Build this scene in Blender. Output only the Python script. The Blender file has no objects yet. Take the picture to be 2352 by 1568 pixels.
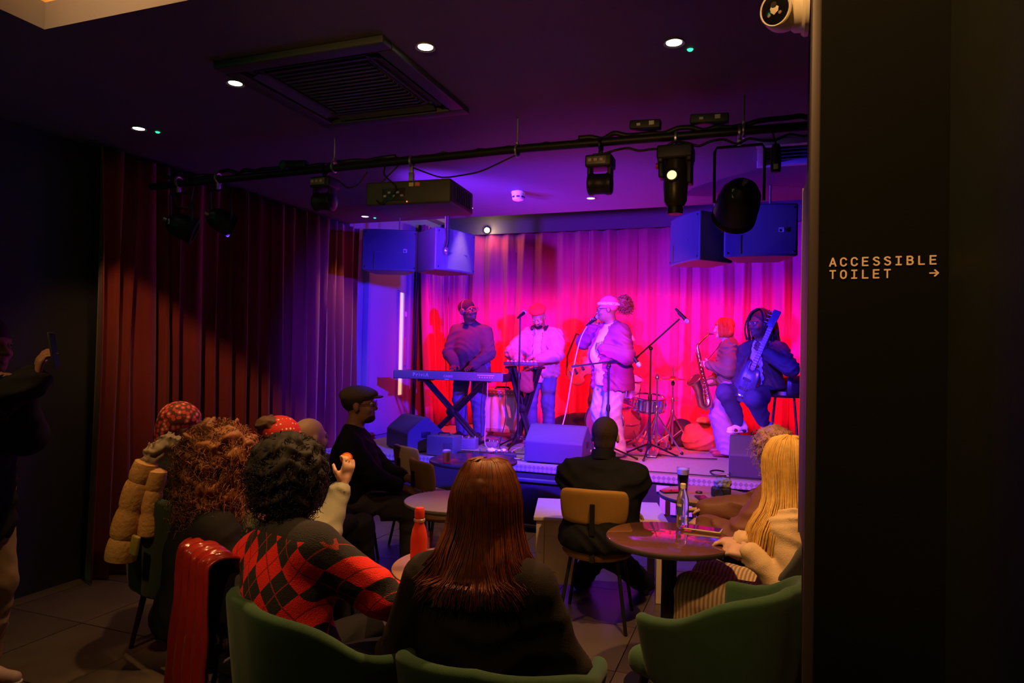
import bpy, bmesh, math, random
import numpy as np
from mathutils import Vector, Matrix, noise as mnoise

random.seed(7)
rng = np.random.default_rng(11)
SC = bpy.context.scene
COL = SC.collection
R = math.radians

# ------------------------------------------------------------------ camera
YAW, PITCH, ROLL = R(20.1), R(1.0), R(1.2)
cam_data = bpy.data.cameras.new('camera')
cam_data.sensor_width = 36.0
cam_data.lens = 24.0
cam_data.clip_start = 0.05
cam = bpy.data.objects.new('camera', cam_data)
COL.objects.link(cam)
_f = Vector((-math.sin(YAW) * math.cos(PITCH), math.cos(YAW) * math.cos(PITCH), math.sin(PITCH)))
_r0 = Vector((math.cos(YAW), math.sin(YAW), 0))
_u0 = _r0.cross(_f)
_r = _r0 * math.cos(ROLL) + _u0 * math.sin(ROLL)
_u = _u0 * math.cos(ROLL) - _r0 * math.sin(ROLL)
cam.matrix_world = Matrix(((_r.x, _u.x, -_f.x, 0), (_r.y, _u.y, -_f.y, 0), (_r.z, _u.z, -_f.z, 1.62), (0, 0, 0, 1)))
SC.camera = cam

# ------------------------------------------------------------------ world, view
wd = bpy.data.worlds.new('world')
SC.world = wd
wd.use_nodes = True
wd.node_tree.nodes['Background'].inputs[0].default_value = (0.55, 0.75, 0.62, 1)
wd.node_tree.nodes['Background'].inputs[1].default_value = 0.0012
SC.view_settings.view_transform = 'Standard'
SC.view_settings.look = 'None'
SC.view_settings.gamma = 1.0
SC.view_settings.use_curve_mapping = False
SC.view_settings.exposure = 0.25

# ------------------------------------------------------------------ lamps of the room, and added fill lights
def spot(name, loc, aim, col, watts, cone=50, blend=0.5, radius=0.05):
    l = bpy.data.lights.new(name, 'SPOT')
    l.energy = watts; l.color = col; l.spot_size = R(cone); l.spot_blend = blend; l.shadow_soft_size = radius
    o = bpy.data.objects.new(name, l); COL.objects.link(o)
    o.location = loc
    o.rotation_euler = (Vector(aim) - Vector(loc)).to_track_quat('-Z', 'Y').to_euler()
    return o

def point(name, loc, col, watts, radius=0.08):
    l = bpy.data.lights.new(name, 'POINT')
    l.energy = watts; l.color = col; l.shadow_soft_size = radius
    o = bpy.data.objects.new(name, l); COL.objects.link(o)
    o.location = loc
    return o

PINK = (1.0, 0.055, 0.33); REDL = (1.0, 0.012, 0.02); BLUE = (0.045, 0.012, 1.0); VIOL = (0.35, 0.03, 1.0); WARM = (1.0, 0.50, 0.17)
# stage wash from the pipe: pink from the middle, blue from both ends, violet for the top of the curtain
spot('stage_light_pink', (-0.47, 3.85, 2.36), (-1.9, 8.2, 0.95), PINK, 760, 53, 0.85, 0.04)
spot('stage_light_salmon', (-0.86, 3.85, 2.50), (-0.45, 6.6, 0.6), (1.0, 0.14, 0.17), 380, 44, 0.9, 0.04)
spot('stage_light_blue', (-3.6, 3.8, 2.35), (-0.6, 6.2, 1.6), BLUE, 2000, 72, 0.6, 0.06)
spot('stage_light_blue', (-0.12, 3.9, 2.36), (-3.1, 6.7, 1.5), BLUE, 2200, 54, 0.6, 0.06)
spot('stage_light_blue', (-0.12, 3.95, 2.34), (0.02, 7.1, 1.5), BLUE, 750, 30, 0.7, 0.06)
spot('stage_light_violet', (-2.7, 3.85, 2.52), (-1.7, 9.0, 3.1), (0.20, 0.02, 1.0), 1150, 58, 1.0, 0.05)
# red wash from the raised ceiling above the stage, aimed at the foot of the back curtain
for x in (-3.4, -2.2, -1.0, 0.2):
    spot('stage_light_red', (x, 6.75, 3.35), (x, 8.95, 0.75), REDL, 560, 70, 1.0, 0.05)
# added coloured lights without fixtures, behind the wedges, to tint the ceiling
spot('ceiling_fill_violet', (-1.75, 6.66, 0.72), (-1.5, 5.9, 3.0), (0.70, 0.03, 0.80), 190, 72, 1.0, 0.03)
spot('ceiling_fill_blue', (-3.1, 6.36, 0.72), (-3.0, 4.6, 3.0), (0.05, 0.012, 1.0), 300, 62, 1.0, 0.03)
# warm house lights in the raised part of the ceiling behind the camera, and an added unseen green light for the left ceiling
spot('coffer_downlight', (-2.15, 0.35, 3.62), (-1.74, 2.1, 0.92), WARM, 150, 22, 0.9, 0.05)
spot('coffer_downlight', (-0.35, 0.75, 3.62), (0.26, 2.0, 2.3), WARM, 150, 58, 0.8, 0.05)
spot('coffer_downlight', (-2.1, 1.0, 3.62), (-2.5, 2.1, 3.3), WARM, 230, 64, 1.0, 0.05)
spot('coffer_downlight', (-0.9, 0.5, 3.62), (-0.9, 2.2, 0.9), WARM, 30, 50, 1.0, 0.05)  # weak fill added to show the hair of the nearest person
spot('coffer_downlight', (-2.5, 0.6, 3.62), (-2.92, 2.55, 0.98), WARM, 110, 17, 0.9, 0.05)
spot('bar_light', (-0.9, -0.6, 2.65), (-1.5, 4.2, 2.62), WARM, 110, 40, 0.9, 0.08)
point('green_tint_lamp', (-3.9, 0.4, 2.6), (0.12, 1.0, 0.45), 5, 0.1)
# ------------------------------------------------------------------ materials
MATS = {}
def mat(name, col, rough=0.7, metal=0.0, var=None, bump=None, emit=None, es=1.0, trans=0.0, coat=0.0, sheen=0.0, spec=0.5, ior=1.45, col2=None):
    if name in MATS: return MATS[name]
    m = bpy.data.materials.new(name); m.use_nodes = True
    nt = m.node_tree; b = nt.nodes['Principled BSDF']
    b.inputs['Base Color'].default_value = (*col, 1)
    b.inputs['Roughness'].default_value = rough
    b.inputs['Metallic'].default_value = metal
    b.inputs['Specular IOR Level'].default_value = spec
    b.inputs['IOR'].default_value = ior
    if trans: b.inputs['Transmission Weight'].default_value = trans
    if coat: b.inputs['Coat Weight'].default_value = coat
    if sheen:
        b.inputs['Sheen Weight'].default_value = sheen
    if emit:
        b.inputs['Emission Color'].default_value = (*emit, 1); b.inputs['Emission Strength'].default_value = es
    tc = None
    if var or bump:
        tc = nt.nodes.new('ShaderNodeTexCoord')
    if var:
        n = nt.nodes.new('ShaderNodeTexNoise'); n.inputs['Scale'].default_value = var[0]; n.inputs['Detail'].default_value = 4
        nt.links.new(tc.outputs['Object'], n.inputs['Vector'])
        mx = nt.nodes.new('ShaderNodeMix'); mx.data_type = 'RGBA'
        c2 = col2 or tuple(min(1, c * (1 + var[1])) for c in col)
        c1 = tuple(c * (1 - var[1]) for c in col)
        mx.inputs[6].default_value = (*c1, 1); mx.inputs[7].default_value = (*c2, 1)
        nt.links.new(n.outputs['Fac'], mx.inputs[0]); nt.links.new(mx.outputs[2], b.inputs['Base Color'])
    if bump:
        n2 = nt.nodes.new('ShaderNodeTexNoise'); n2.inputs['Scale'].default_value = bump[0]; n2.inputs['Detail'].default_value = 3
        nt.links.new(tc.outputs['Object'], n2.inputs['Vector'])
        bp = nt.nodes.new('ShaderNodeBump'); bp.inputs['Strength'].default_value = bump[1]; bp.inputs['Distance'].default_value = 0.01
        nt.links.new(n2.outputs['Fac'], bp.inputs['Height']); nt.links.new(bp.outputs[0], b.inputs['Normal'])
    MATS[name] = m
    return m

def node_mat(name, rough=0.7):
    m = bpy.data.materials.new(name); m.use_nodes = True; MATS[name] = m
    nt = m.node_tree; b = nt.nodes['Principled BSDF']; b.inputs['Roughness'].default_value = rough
    tc = nt.nodes.new('ShaderNodeTexCoord')
    return m, nt, b, tc

def mathn(nt, op, a, b=None):
    n = nt.nodes.new('ShaderNodeMath'); n.operation = op
    for i, v in enumerate((a, b)):
        if v is None: continue
        if isinstance(v, (int, float)): n.inputs[i].default_value = v
        else: nt.links.new(v, n.inputs[i])
    return n.outputs[0]

def mixc(nt, fac, c1, c2):
    mx = nt.nodes.new('ShaderNodeMix'); mx.data_type = 'RGBA'
    nt.links.new(fac, mx.inputs[0])
    for i, c in ((6, c1), (7, c2)):
        if isinstance(c, tuple): mx.inputs[i].default_value = (*c, 1)
        else: nt.links.new(c, mx.inputs[i])
    return mx.outputs[2]

# ------------------------------------------------------------------ objects
def tag(o, label=None, cat=None, group=None, kind=None):
    if label: o['label'] = label
    if cat: o['category'] = cat
    if group: o['group'] = group
    if kind: o['kind'] = kind
    return o

def thing(name, label, cat, loc=(0, 0, 0), rz=0.0, group=None):
    o = bpy.data.objects.new(name, None); COL.objects.link(o)
    o.empty_display_size = 0.1
    o.location = loc; o.rotation_euler = (0, 0, rz)
    return tag(o, label, cat, group)

def obj(name, me, m=None, parent=None, loc=(0, 0, 0), rot=(0, 0, 0)):
    o = bpy.data.objects.new(name, me); COL.objects.link(o)
    if m is not None:
        for mm in (m if isinstance(m, (list, tuple)) else [m]): me.materials.append(mm)
    o.location = loc; o.rotation_euler = rot
    if parent: o.parent = parent
    return o

def copy_tree(o, parent=None):
    c = o.copy(); COL.objects.link(c)
    if parent: c.parent = parent
    for ch in o.children: copy_tree(ch, c)
    return c

class G:
    """collects verts and faces of one mesh"""
    def __init__(s): s.v = []; s.f = []; s.mi = []; s.sm = []; s.M = Matrix(); s.cur = 0
    def add(s, vs, fs, smooth=False):
        n = len(s.v)
        s.v += [tuple(s.M @ Vector(p)) for p in vs]
        s.f += [tuple(i + n for i in f) for f in fs]
        s.mi += [s.cur] * len(fs); s.sm += [smooth] * len(fs)
        return s
    def box(s, c, d, rot=None, bev=0.0):
        hx, hy, hz = d[0] / 2, d[1] / 2, d[2] / 2
        Mx = Matrix.Translation(c)
        if rot is not None:
            from mathutils import Euler
            Mx = Mx @ Euler(rot).to_matrix().to_4x4()
        if bev <= 0:
            vs = [Mx @ Vector((x, y, z)) for x in (-hx, hx) for y in (-hy, hy) for z in (-hz, hz)]
            s.add(vs, [(0, 1, 3, 2), (4, 6, 7, 5), (0, 4, 5, 1), (2, 3, 7, 6), (0, 2, 6, 4), (1, 5, 7, 3)])
        else:
            bm = bmesh.new(); bmesh.ops.create_cube(bm, size=1)
            for v in bm.verts: v.co = Vector((v.co.x * d[0], v.co.y * d[1], v.co.z * d[2]))
            bmesh.ops.bevel(bm, geom=bm.edges[:], offset=min(bev, hx * .95, hy * .95, hz * .95), segments=3, affect='EDGES', profile=0.5)
            bm.verts.index_update()
            s.add([Mx @ v.co for v in bm.verts], [[v.index for v in f.verts] for f in bm.faces], True); bm.free()
        return s
    def tube(s, pts, r, n=8, cap=True, closed=False):
        P = [Vector(p) for p in pts]; m = len(P)
        rr = r if isinstance(r, (list, tuple)) else [r] * m
        vs = []; prev = None
        for i, p in enumerate(P):
            if closed: t = P[(i + 1) % m] - P[i - 1]
            else: t = P[min(i + 1, m - 1)] - P[max(i - 1, 0)]
            if t.length < 1e-9: t = Vector((0, 0, 1))
            t.normalize()
            if prev is None:
                a = Vector((0, 0, 1)) if abs(t.z) < 0.9 else Vector((1, 0, 0))
                u = t.cross(a).normalized()
            else:
                u = (prev - t * prev.dot(t))
                u = u.normalized() if u.length > 1e-6 else t.orthogonal().normalized()
            prev = u; w = t.cross(u)
            for k in range(n):
                a = 2 * math.pi * k / n
                vs.append(p + (u * math.cos(a) + w * math.sin(a)) * rr[i])
        fs = []
        for i in range(m if closed else m - 1):
            j = (i + 1) % m
            for k in range(n):
                fs.append((i * n + k, i * n + (k + 1) % n, j * n + (k + 1) % n, j * n + k))
        if cap and not closed:
            fs.append(tuple(range(n))[::-1]); fs.append(tuple((m - 1) * n + k for k in range(n)))
        return s.add(vs, fs, True)
    def lathe(s, prof, c=(0, 0, 0), n=24, axis=None):
        """prof: list of (radius, height) along +Z (or along axis)"""
        q = Vector((0, 0, 1)).rotation_difference(Vector(axis)) if axis is not None else None
        vs = []
        for r, h in prof:
            for k in range(n):
                a = 2 * math.pi * k / n
                p = Vector((r * math.cos(a), r * math.sin(a), h))
                if q: p = q @ p
                vs.append(p + Vector(c))
        fs = []
        for i in range(len(prof) - 1):
            for k in range(n):
                fs.append((i * n + k, i * n + (k + 1) % n, (i + 1) * n + (k + 1) % n, (i + 1) * n + k))
        if prof[0][0] > 1e-5: fs.append(tuple(range(n))[::-1])
        if prof[-1][0] > 1e-5: fs.append(tuple((len(prof) - 1) * n + k for k in range(n)))
        return s.add(vs, fs, True)
    def prism(s, poly, z0, z1):
        n = len(poly)
        vs = [(x, y, z0) for x, y in poly] + [(x, y, z1) for x, y in poly]
        fs = [tuple(range(n))[::-1], tuple(range(n, 2 * n))] + [(i, (i + 1) % n, n + (i + 1) % n, n + i) for i in range(n)]
        return s.add(vs, fs)
    def sphere(s, c, r, n=12, sc=(1, 1, 1)):
        prof = [(max(1e-6, math.sin(math.pi * i / n)), -math.cos(math.pi * i / n)) for i in range(n + 1)]
        M0 = s.M; s.M = M0 @ Matrix.Translation(c) @ Matrix.Diagonal((r * sc[0], r * sc[1], r * sc[2], 1))
        s.lathe(prof, n=max(8, n)); s.M = M0
        return s
    def torus(s, c, R_, r, axis=(0, 0, 1), n=24, m=8):
        q = Vector((0, 0, 1)).rotation_difference(Vector(axis))
        pts = [Vector(c) + q @ Vector((R_ * math.cos(2 * math.pi * k / n), R_ * math.sin(2 * math.pi * k / n), 0)) for k in range(n)]
        return s.tube(pts, r, m, closed=True)
    def mesh(s, name='mesh'):
        me = bpy.data.meshes.new(name)
        me.from_pydata(s.v, [], s.f)
        me.polygons.foreach_set('material_index', s.mi)
        me.polygons.foreach_set('use_smooth', s.sm)
        me.update()
        return me
    def obj(s, name, m, parent=None, loc=(0, 0, 0), rot=(0, 0, 0), auto=False):
        me = s.mesh(name)
        if auto:
            try: me.set_sharp_from_angle(angle=R(38))
            except Exception: pass
        return obj(name, me, m, parent, loc, rot)

def part(name, g, m, parent, label=None, loc=(0, 0, 0), rot=(0, 0, 0)):
    o = g.obj(name, m, parent, loc, rot, auto=True)
    if label: o['label'] = label
    return o

def text_mesh(txt, size, extrude=0.001, bold=0.0, spacing=1.0):
    cu = bpy.data.curves.new('lettering', 'FONT'); cu.body = txt; cu.size = size; cu.extrude = extrude; cu.offset = bold
    cu.space_character = spacing; cu.align_x = 'LEFT'; cu.resolution_u = 3
    t = bpy.data.objects.new('lettering', cu); COL.objects.link(t)
    dg = bpy.context.evaluated_depsgraph_get()
    me = bpy.data.meshes.new_from_object(t.evaluated_get(dg))
    bpy.data.objects.remove(t); bpy.data.curves.remove(cu)
    return me

# ------------------------------------------------------------------ smooth volumes -> one continuous surface
def _smin(a, b, k):
    h = np.maximum(k - np.abs(a - b), 0) / k
    return np.minimum(a, b) - h * h * k * 0.25

class S:
    def __init__(s): s.p = []
    def cap(s, a, b, ra, rb=None, k=0.02, sub=False):
        s.p.append(('c', np.array(a, float), np.array(b, float), float(ra), float(ra if rb is None else rb), k, sub)); return s
    def path(s, pts, rs, k=0.015):
        if not isinstance(rs, (list, tuple)): rs = [rs] * len(pts)
        for i in range(len(pts) - 1): s.cap(pts[i], pts[i + 1], rs[i], rs[i + 1], k)
        return s
    def ell(s, c, r, k=0.03, B=None, sub=False):
        r = (r, r, r) if isinstance(r, (int, float)) else r
        s.p.append(('e', np.array(c, float), np.array(r, float), None if B is None else np.array(B, float), None, k, sub)); return s
    def box(s, c, h, rd=0.01, k=0.01, B=None, sub=False):
        s.p.append(('b', np.array(c, float), np.array(h, float), None if B is None else np.array(B, float), rd, k, sub)); return s
    def half(s, c, n, k=0.006):
        """cut away everything on the side n points to"""
        s.p.append(('h', np.array(c, float), np.array(n, float) / np.linalg.norm(n), None, None, k, True)); return s
    def mesh(s, vox=0.01, disp=None, name='surface'):
        lo = np.full(3, 1e9); hi = np.full(3, -1e9); bbs = []
        for q in s.p:
            if q[0] == 'c':
                m = max(q[3], q[4]); l = np.minimum(q[1], q[2]) - m; h = np.maximum(q[1], q[2]) + m
            elif q[0] in 'eb':
                if q[3] is None: m = q[2]
                else: m = np.abs(q[3]).T @ q[2]
                if q[0] == 'b': m = m + 0.002
                l = q[1] - m; h = q[1] + m
            else: l = h = None
            bbs.append((l, h))
            if l is not None and not q[6]: lo = np.minimum(lo, l); hi = np.maximum(hi, h)
        pad = 3 * vox + 0.012
        lo -= pad; hi += pad
        n = np.ceil((hi - lo) / vox).astype(int) + 1
        ax = [lo[i] + vox * np.arange(n[i]) for i in range(3)]
        D = np.full(n, 0.5, np.float32)
        for q, (l, h) in zip(s.p, bbs):
            k = q[5]
            if l is None: i0 = np.zeros(3, int); i1 = n
            else:
                e = k + 2.5 * vox + 0.012
                i0 = np.maximum(np.floor((l - e - lo) / vox).astype(int), 0); i1 = np.minimum(np.ceil((h + e - lo) / vox).astype(int) + 1, n)
                if np.any(i1 <= i0): continue
            X, Y, Z = np.meshgrid(ax[0][i0[0]:i1[0]], ax[1][i0[1]:i1[1]], ax[2][i0[2]:i1[2]], indexing='ij', sparse=True)
            if q[0] == 'c':
                a, b, ra, rb = q[1:5]; ba = b - a; L = max(ba @ ba, 1e-12)
                t = np.clip(((X - a[0]) * ba[0] + (Y - a[1]) * ba[1] + (Z - a[2]) * ba[2]) / L, 0, 1)
                d = np.sqrt((X - a[0] - ba[0] * t) ** 2 + (Y - a[1] - ba[1] * t) ** 2 + (Z - a[2] - ba[2] * t) ** 2) - (ra + (rb - ra) * t)
            elif q[0] == 'h':
                d = -((X - q[1][0]) * q[2][0] + (Y - q[1][1]) * q[2][1] + (Z - q[1][2]) * q[2][2])
            else:
                x, y, z = X - q[1][0], Y - q[1][1], Z - q[1][2]
                if q[3] is not None:
                    B = q[3]
                    x, y, z = [B[i][0] * x + B[i][1] * y + B[i][2] * z for i in range(3)]
                r = q[2]
                if q[0] == 'e':
                    k0 = np.sqrt((x / r[0]) ** 2 + (y / r[1]) ** 2 + (z / r[2]) ** 2)
                    k1 = np.sqrt((x / r[0] ** 2) ** 2 + (y / r[1] ** 2) ** 2 + (z / r[2] ** 2) ** 2)
                    d = k0 * (k0 - 1) / np.maximum(k1, 1e-6)
                else:
                    qx, qy, qz = np.abs(x) - r[0] + q[4], np.abs(y) - r[1] + q[4], np.abs(z) - r[2] + q[4]
                    d = np.sqrt(np.maximum(qx, 0) ** 2 + np.maximum(qy, 0) ** 2 + np.maximum(qz, 0) ** 2) + np.minimum(np.maximum(qx, np.maximum(qy, qz)), 0) - q[4]
            sl = tuple(slice(i0[i], i1[i]) for i in range(3))
            if q[6]: D[sl] = -_smin(-D[sl], d, k)
            else: D[sl] = _smin(D[sl], d, k)
        if disp is not None:
            X, Y, Z = np.meshgrid(*ax, indexing='ij', sparse=True)
            D = D + disp(X, Y, Z)
        return surfnet(D, lo, vox, name)

def surfnet(D, lo, vox, name):
    Sg = D < 0
    Sg[0] = Sg[-1] = False; Sg[:, 0] = Sg[:, -1] = False; Sg[:, :, 0] = Sg[:, :, -1] = False
    D = np.where(Sg, np.minimum(D, -1e-6), np.maximum(np.abs(D), 1e-6))
    c = np.zeros(tuple(np.array(D.shape) - 1), np.int8)
    corners = [(i, j, k) for i in (0, 1) for j in (0, 1) for k in (0, 1)]
    sh = c.shape
    for i, j, k in corners: c += Sg[i:i + sh[0], j:j + sh[1], k:k + sh[2]]
    mask = (c > 0) & (c < 8)
    cells = np.argwhere(mask); N = len(cells)
    idx = np.full(sh, -1, np.int64); idx[mask] = np.arange(N)
    acc = np.zeros((N, 3)); cnt = np.zeros(N)
    for a in corners:
        for b in corners:
            if sum(b) - sum(a) != 1 or any(b[i] < a[i] for i in range(3)): continue
            ca = cells + a; cb = cells + b
            da = D[ca[:, 0], ca[:, 1], ca[:, 2]]; db = D[cb[:, 0], cb[:, 1], cb[:, 2]]
            m = (da < 0) != (db < 0)
            t = (da / (da - db + 1e-20))[m][:, None]
            acc[m] += np.array(a) + (np.array(b) - np.array(a)) * t; cnt[m] += 1
    V = (cells + acc / np.maximum(cnt, 1)[:, None]) * vox + lo
    F = []
    for axn in range(3):
        o1, o2 = (axn + 1) % 3, (axn + 2) % 3
        s0 = [slice(None)] * 3; s1 = [slice(None)] * 3
        s0[axn] = slice(0, -1); s1[axn] = slice(1, None)
        cr = Sg[tuple(s0)] != Sg[tuple(s1)]
        e = np.argwhere(cr)
        e = e[(e[:, o1] > 0) & (e[:, o2] > 0) & (e[:, o1] < sh[o1]) & (e[:, o2] < sh[o2])]
        if len(e) == 0: continue
        d1 = np.zeros(3, int); d1[o1] = 1; d2 = np.zeros(3, int); d2[o2] = 1
        q = [idx[tuple((e - x).T)] for x in (d1 * 0, d1, d1 + d2, d2)]
        q = np.stack(q, 1)
        fl = Sg[tuple(e.T)]
        q[~fl] = q[~fl][:, ::-1]
        F.append(q)
    F = np.concatenate(F); F = F[(F >= 0).all(1)]
    me = bpy.data.meshes.new(name)
    me.vertices.add(N); me.vertices.foreach_set('co', V.astype(np.float32).ravel())
    me.loops.add(len(F) * 4); me.loops.foreach_set('vertex_index', F.astype(np.int32).ravel())
    me.polygons.add(len(F)); me.polygons.foreach_set('loop_start', np.arange(0, len(F) * 4, 4, dtype=np.int32))
    try: me.polygons.foreach_set('loop_total', np.full(len(F), 4, np.int32))
    except Exception: pass
    me.polygons.foreach_set('use_smooth', np.ones(len(F), bool))
    me.update(calc_edges=True)
    return me

def folds(amp, fr=(9, 9, 14), seed=0):
    """irregular cloth creases: warped ridges that come and go over the surface"""
    p = seed * 1.7; k = (fr[0] + fr[1] + fr[2]) / 3
    def d(X, Y, Z):
        wx = X + .35 / k * 6 * np.sin(Z * k * .31 + p) + .2 / k * 6 * np.sin(Y * k * .43 + 2 * p)
        wz = Z + .35 / k * 6 * np.sin(X * k * .27 + p * 1.3 + Y * k * .2)
        wy = Y + .30 / k * 6 * np.sin(Z * k * .37 + p * .7)
        m1 = .5 + .5 * np.sin(wx * k * .33 + wz * k * .21 + p * 2); m2 = .5 + .5 * np.sin(wy * k * .36 - wz * k * .27 + p)
        a = np.abs(np.sin(wx * fr[0] * .55 + wz * fr[2] * .85 + p)); b = np.abs(np.sin(wy * fr[1] * .6 - wz * fr[2] * .75 + 1.7 * p + wx * fr[0] * .3)); c = np.abs(np.sin(wx * fr[0] * .9 - wz * fr[2] * .35 + 3 * p))
        w = 1.3 * m1 * m1 * (a - .6) + 1.3 * m2 * m2 * (b - .6) + .6 * (1 - m1) * (c - .6)
        return (amp * w).astype(np.float32)
    return d
def curls(amp, fr, seed=0):
    p = seed * 2.3
    def d(X, Y, Z):
        w = np.sin(X * fr + p + 2 * np.sin(Z * fr * .6 + p)) * np.sin(Y * fr * 1.1 + 2 * np.sin(X * fr * .7)) + np.sin(Z * fr * 1.2 + 2 * np.sin(Y * fr * .55 + p)) * 0.8
        return (amp * w).astype(np.float32)
    return d
# ------------------------------------------------------------------ the setting
H = 3.0            # ceiling of the hall
ST = 0.60          # stage floor
YF = 5.94          # stage front
def tile_mat():
    m, nt, b, tc = node_mat('floor_tile', 0.42)
    oi = nt.nodes.new('ShaderNodeObjectInfo')
    n = nt.nodes.new('ShaderNodeTexNoise'); n.inputs['Scale'].default_value = 5; n.inputs['Detail'].default_value = 6
    nt.links.new(tc.outputs['Object'], n.inputs['Vector'])
    f = mathn(nt, 'ADD', mathn(nt, 'MULTIPLY', oi.outputs['Random'], 0.5), mathn(nt, 'MULTIPLY', n.outputs['Fac'], 0.5))
    nt.links.new(mixc(nt, f, (0.055, 0.043, 0.034), (0.15, 0.118, 0.088)), b.inputs['Base Color'])
    r = mathn(nt, 'ADD', mathn(nt, 'MULTIPLY', n.outputs['Fac'], 0.25), 0.28); nt.links.new(r, b.inputs['Roughness'])
    return m
m_tile = tile_mat()
m_grout = mat('grout', (0.03, 0.028, 0.026), 0.9, bump=(60, .2))
m_ceil = mat('ceiling_paint', (0.105, 0.100, 0.115), 0.72, var=(3, .15), bump=(90, .05))
m_wall = mat('dark_wall_paint', (0.0060, 0.0070, 0.0048), 0.9, var=(4, .2), bump=(120, .08), spec=.12)
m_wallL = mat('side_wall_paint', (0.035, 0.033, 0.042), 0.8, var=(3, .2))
m_brown = mat('brown_coffer_paint', (0.42, 0.26, 0.10), 0.7, var=(6, .12), bump=(80, .08))
m_black = mat('black_paint', (0.012, 0.012, 0.013), 0.55)
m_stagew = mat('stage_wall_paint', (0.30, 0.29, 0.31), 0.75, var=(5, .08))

fl = G().box((-2.3, 2.4, -0.06), (8.4, 8.4, 0.11)).obj('floor', m_grout); tag(fl, kind='structure')
tile_me = G().box((0, 0, 0), (0.594, 0.594, 0.012)).mesh('tile'); tile_me.materials.append(m_tile)
for ix in range(-8, 3):
    for iy in range(-1, 10):
        t = bpy.data.objects.new('tile', tile_me); COL.objects.link(t); t.parent = fl
        t.location = (ix * 0.6 + 0.22, iy * 0.6 + 0.2, 0.0 + random.uniform(-.001, .001))
        t.rotation_euler = (random.uniform(-.0015, .0015), random.uniform(-.0015, .0015), 0)

g = G()
g.box((-2.25, (2.08 + 6.37) / 2, H + 0.06), (8.5, 6.37 - 2.08, 0.12))
g.box(((-6.5 - 2.98) / 2, 0.2, H + 0.06), (6.5 - 2.98, 3.76, 0.12))
tag(g.obj('ceiling', m_ceil), kind='structure')
tag(G().box((-2.25, 7.78, 3.70), (8.5, 2.82, 0.10)).obj('ceiling_stage', m_ceil), kind='structure')
tag(G().box((-1.0, 0.2, 3.72), (4.0, 3.8, 0.1)).obj('ceiling_coffer', m_brown), kind='structure')
g = G()
g.box((-0.95, 2.11, 3.405), (4.06, 0.06, 0.57)); tag(g.obj('trim_1', m_brown), kind='structure')
tag(G().box((-3.01, 0.2, 3.405), (0.06, 3.76, 0.57)).obj('trim_2', m_brown), kind='structure')
tag(G().box((-2.25, 6.34, 3.40), (8.5, 0.06, 0.5)).obj('trim_3', m_ceil), kind='structure')
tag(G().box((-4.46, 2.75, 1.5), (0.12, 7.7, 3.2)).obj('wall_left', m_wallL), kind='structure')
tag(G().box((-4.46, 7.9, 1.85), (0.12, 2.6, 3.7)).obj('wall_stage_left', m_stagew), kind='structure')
tag(G().box((-1.8, 9.22, 1.85), (5.5, 0.12, 3.7)).obj('wall_back', m_wallL), kind='structure')
tag(G().box((0.98, 5.9, 1.85), (0.12, 6.6, 3.7)).obj('wall_right', m_wall), kind='structure')
tag(G().box((0.53, 2.29, 1.5), (0.78, 0.58, 3.2)).obj('wall_front', m_wall), kind='structure')
tag(G().box((0.50, 0.92, 1.5), (0.12, 2.14, 3.2)).obj('wall_near', mat('near_wall_paint', (0.014, 0.018, 0.011), 0.6, var=(5, .2), bump=(120, .08), spec=.3)), kind='structure')
tag(G().box((-2.0, -1.75, 1.7), (9.0, 0.12, 4.0)).obj('wall_rear', m_wallL), kind='structure')
# raised stage: body, carpet top and nosing
m_carpet = mat('stage_carpet', (0.34, 0.32, 0.33), 0.95, var=(30, .25), bump=(400, .5))
m_fascia = mat('stage_fascia_black', (0.042, 0.038, 0.048), 0.6, var=(8, .2))
def nosing_mat():
    m, nt, b, tc = node_mat('checker_plate', 0.35)
    mp = nt.nodes.new('ShaderNodeMapping'); mp.inputs['Rotation'].default_value = (0, R(45), R(0)); mp.inputs['Scale'].default_value = (34, 34, 34)
    nt.links.new(tc.outputs['Object'], mp.inputs['Vector'])
    ck = nt.nodes.new('ShaderNodeTexChecker'); ck.inputs['Scale'].default_value = 1.0
    ck.inputs['Color1'].default_value = (0.62, 0.60, 0.62, 1); ck.inputs['Color2'].default_value = (0.36, 0.35, 0.38, 1)
    nt.links.new(mp.outputs[0], ck.inputs['Vector']); nt.links.new(ck.outputs['Color'], b.inputs['Base Color'])
    b.inputs['Metallic'].default_value = 0.35
    return m
m_nosing = nosing_mat()
stg = G().box((-1.64, (YF + 9.15) / 2 + 0.01, ST / 2 - 0.02), (5.08, 9.15 - YF - 0.02, ST - 0.04)).obj('stage_platform', m_fascia)
tag(stg, 'low black raised stage with a grey carpet top and metal nosing', 'stage')
part('carpet', G().box((-1.64, (YF + 9.15) / 2 + 0.04, ST - 0.02), (5.07, 9.15 - YF - 0.09, 0.04)), m_carpet, stg)
part('nosing', G().box((-1.64, YF + 0.012, ST - 0.026), (5.08, 0.03, 0.062)).box((-1.64, YF + 0.045, ST - 0.004), (5.08, 0.09, 0.014)), m_nosing, stg, 'pale patterned metal strip along the stage edge')
# recess in the stage front with the subwoofer standing in it is lit blue: a framed hatch
fr = G()
for cx, cz, dx, dz in ((-1.86, 0.47, 0.56, 0.03), (-1.86, 0.06, 0.56, 0.03), (-2.13, 0.265, 0.03, 0.44), (-1.59, 0.265, 0.03, 0.44)):
    fr.box((cx, YF - 0.02, cz), (dx, 0.05, dz), bev=.005)
hp = part('hatch_frame', fr, mat('hatch_metal', (0.10, 0.10, 0.12), 0.4), stg)
part('hatch_panel', G().box((-1.86, YF - 0.008, 0.265), (0.51, 0.015, 0.38)), m_fascia, hp)
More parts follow.
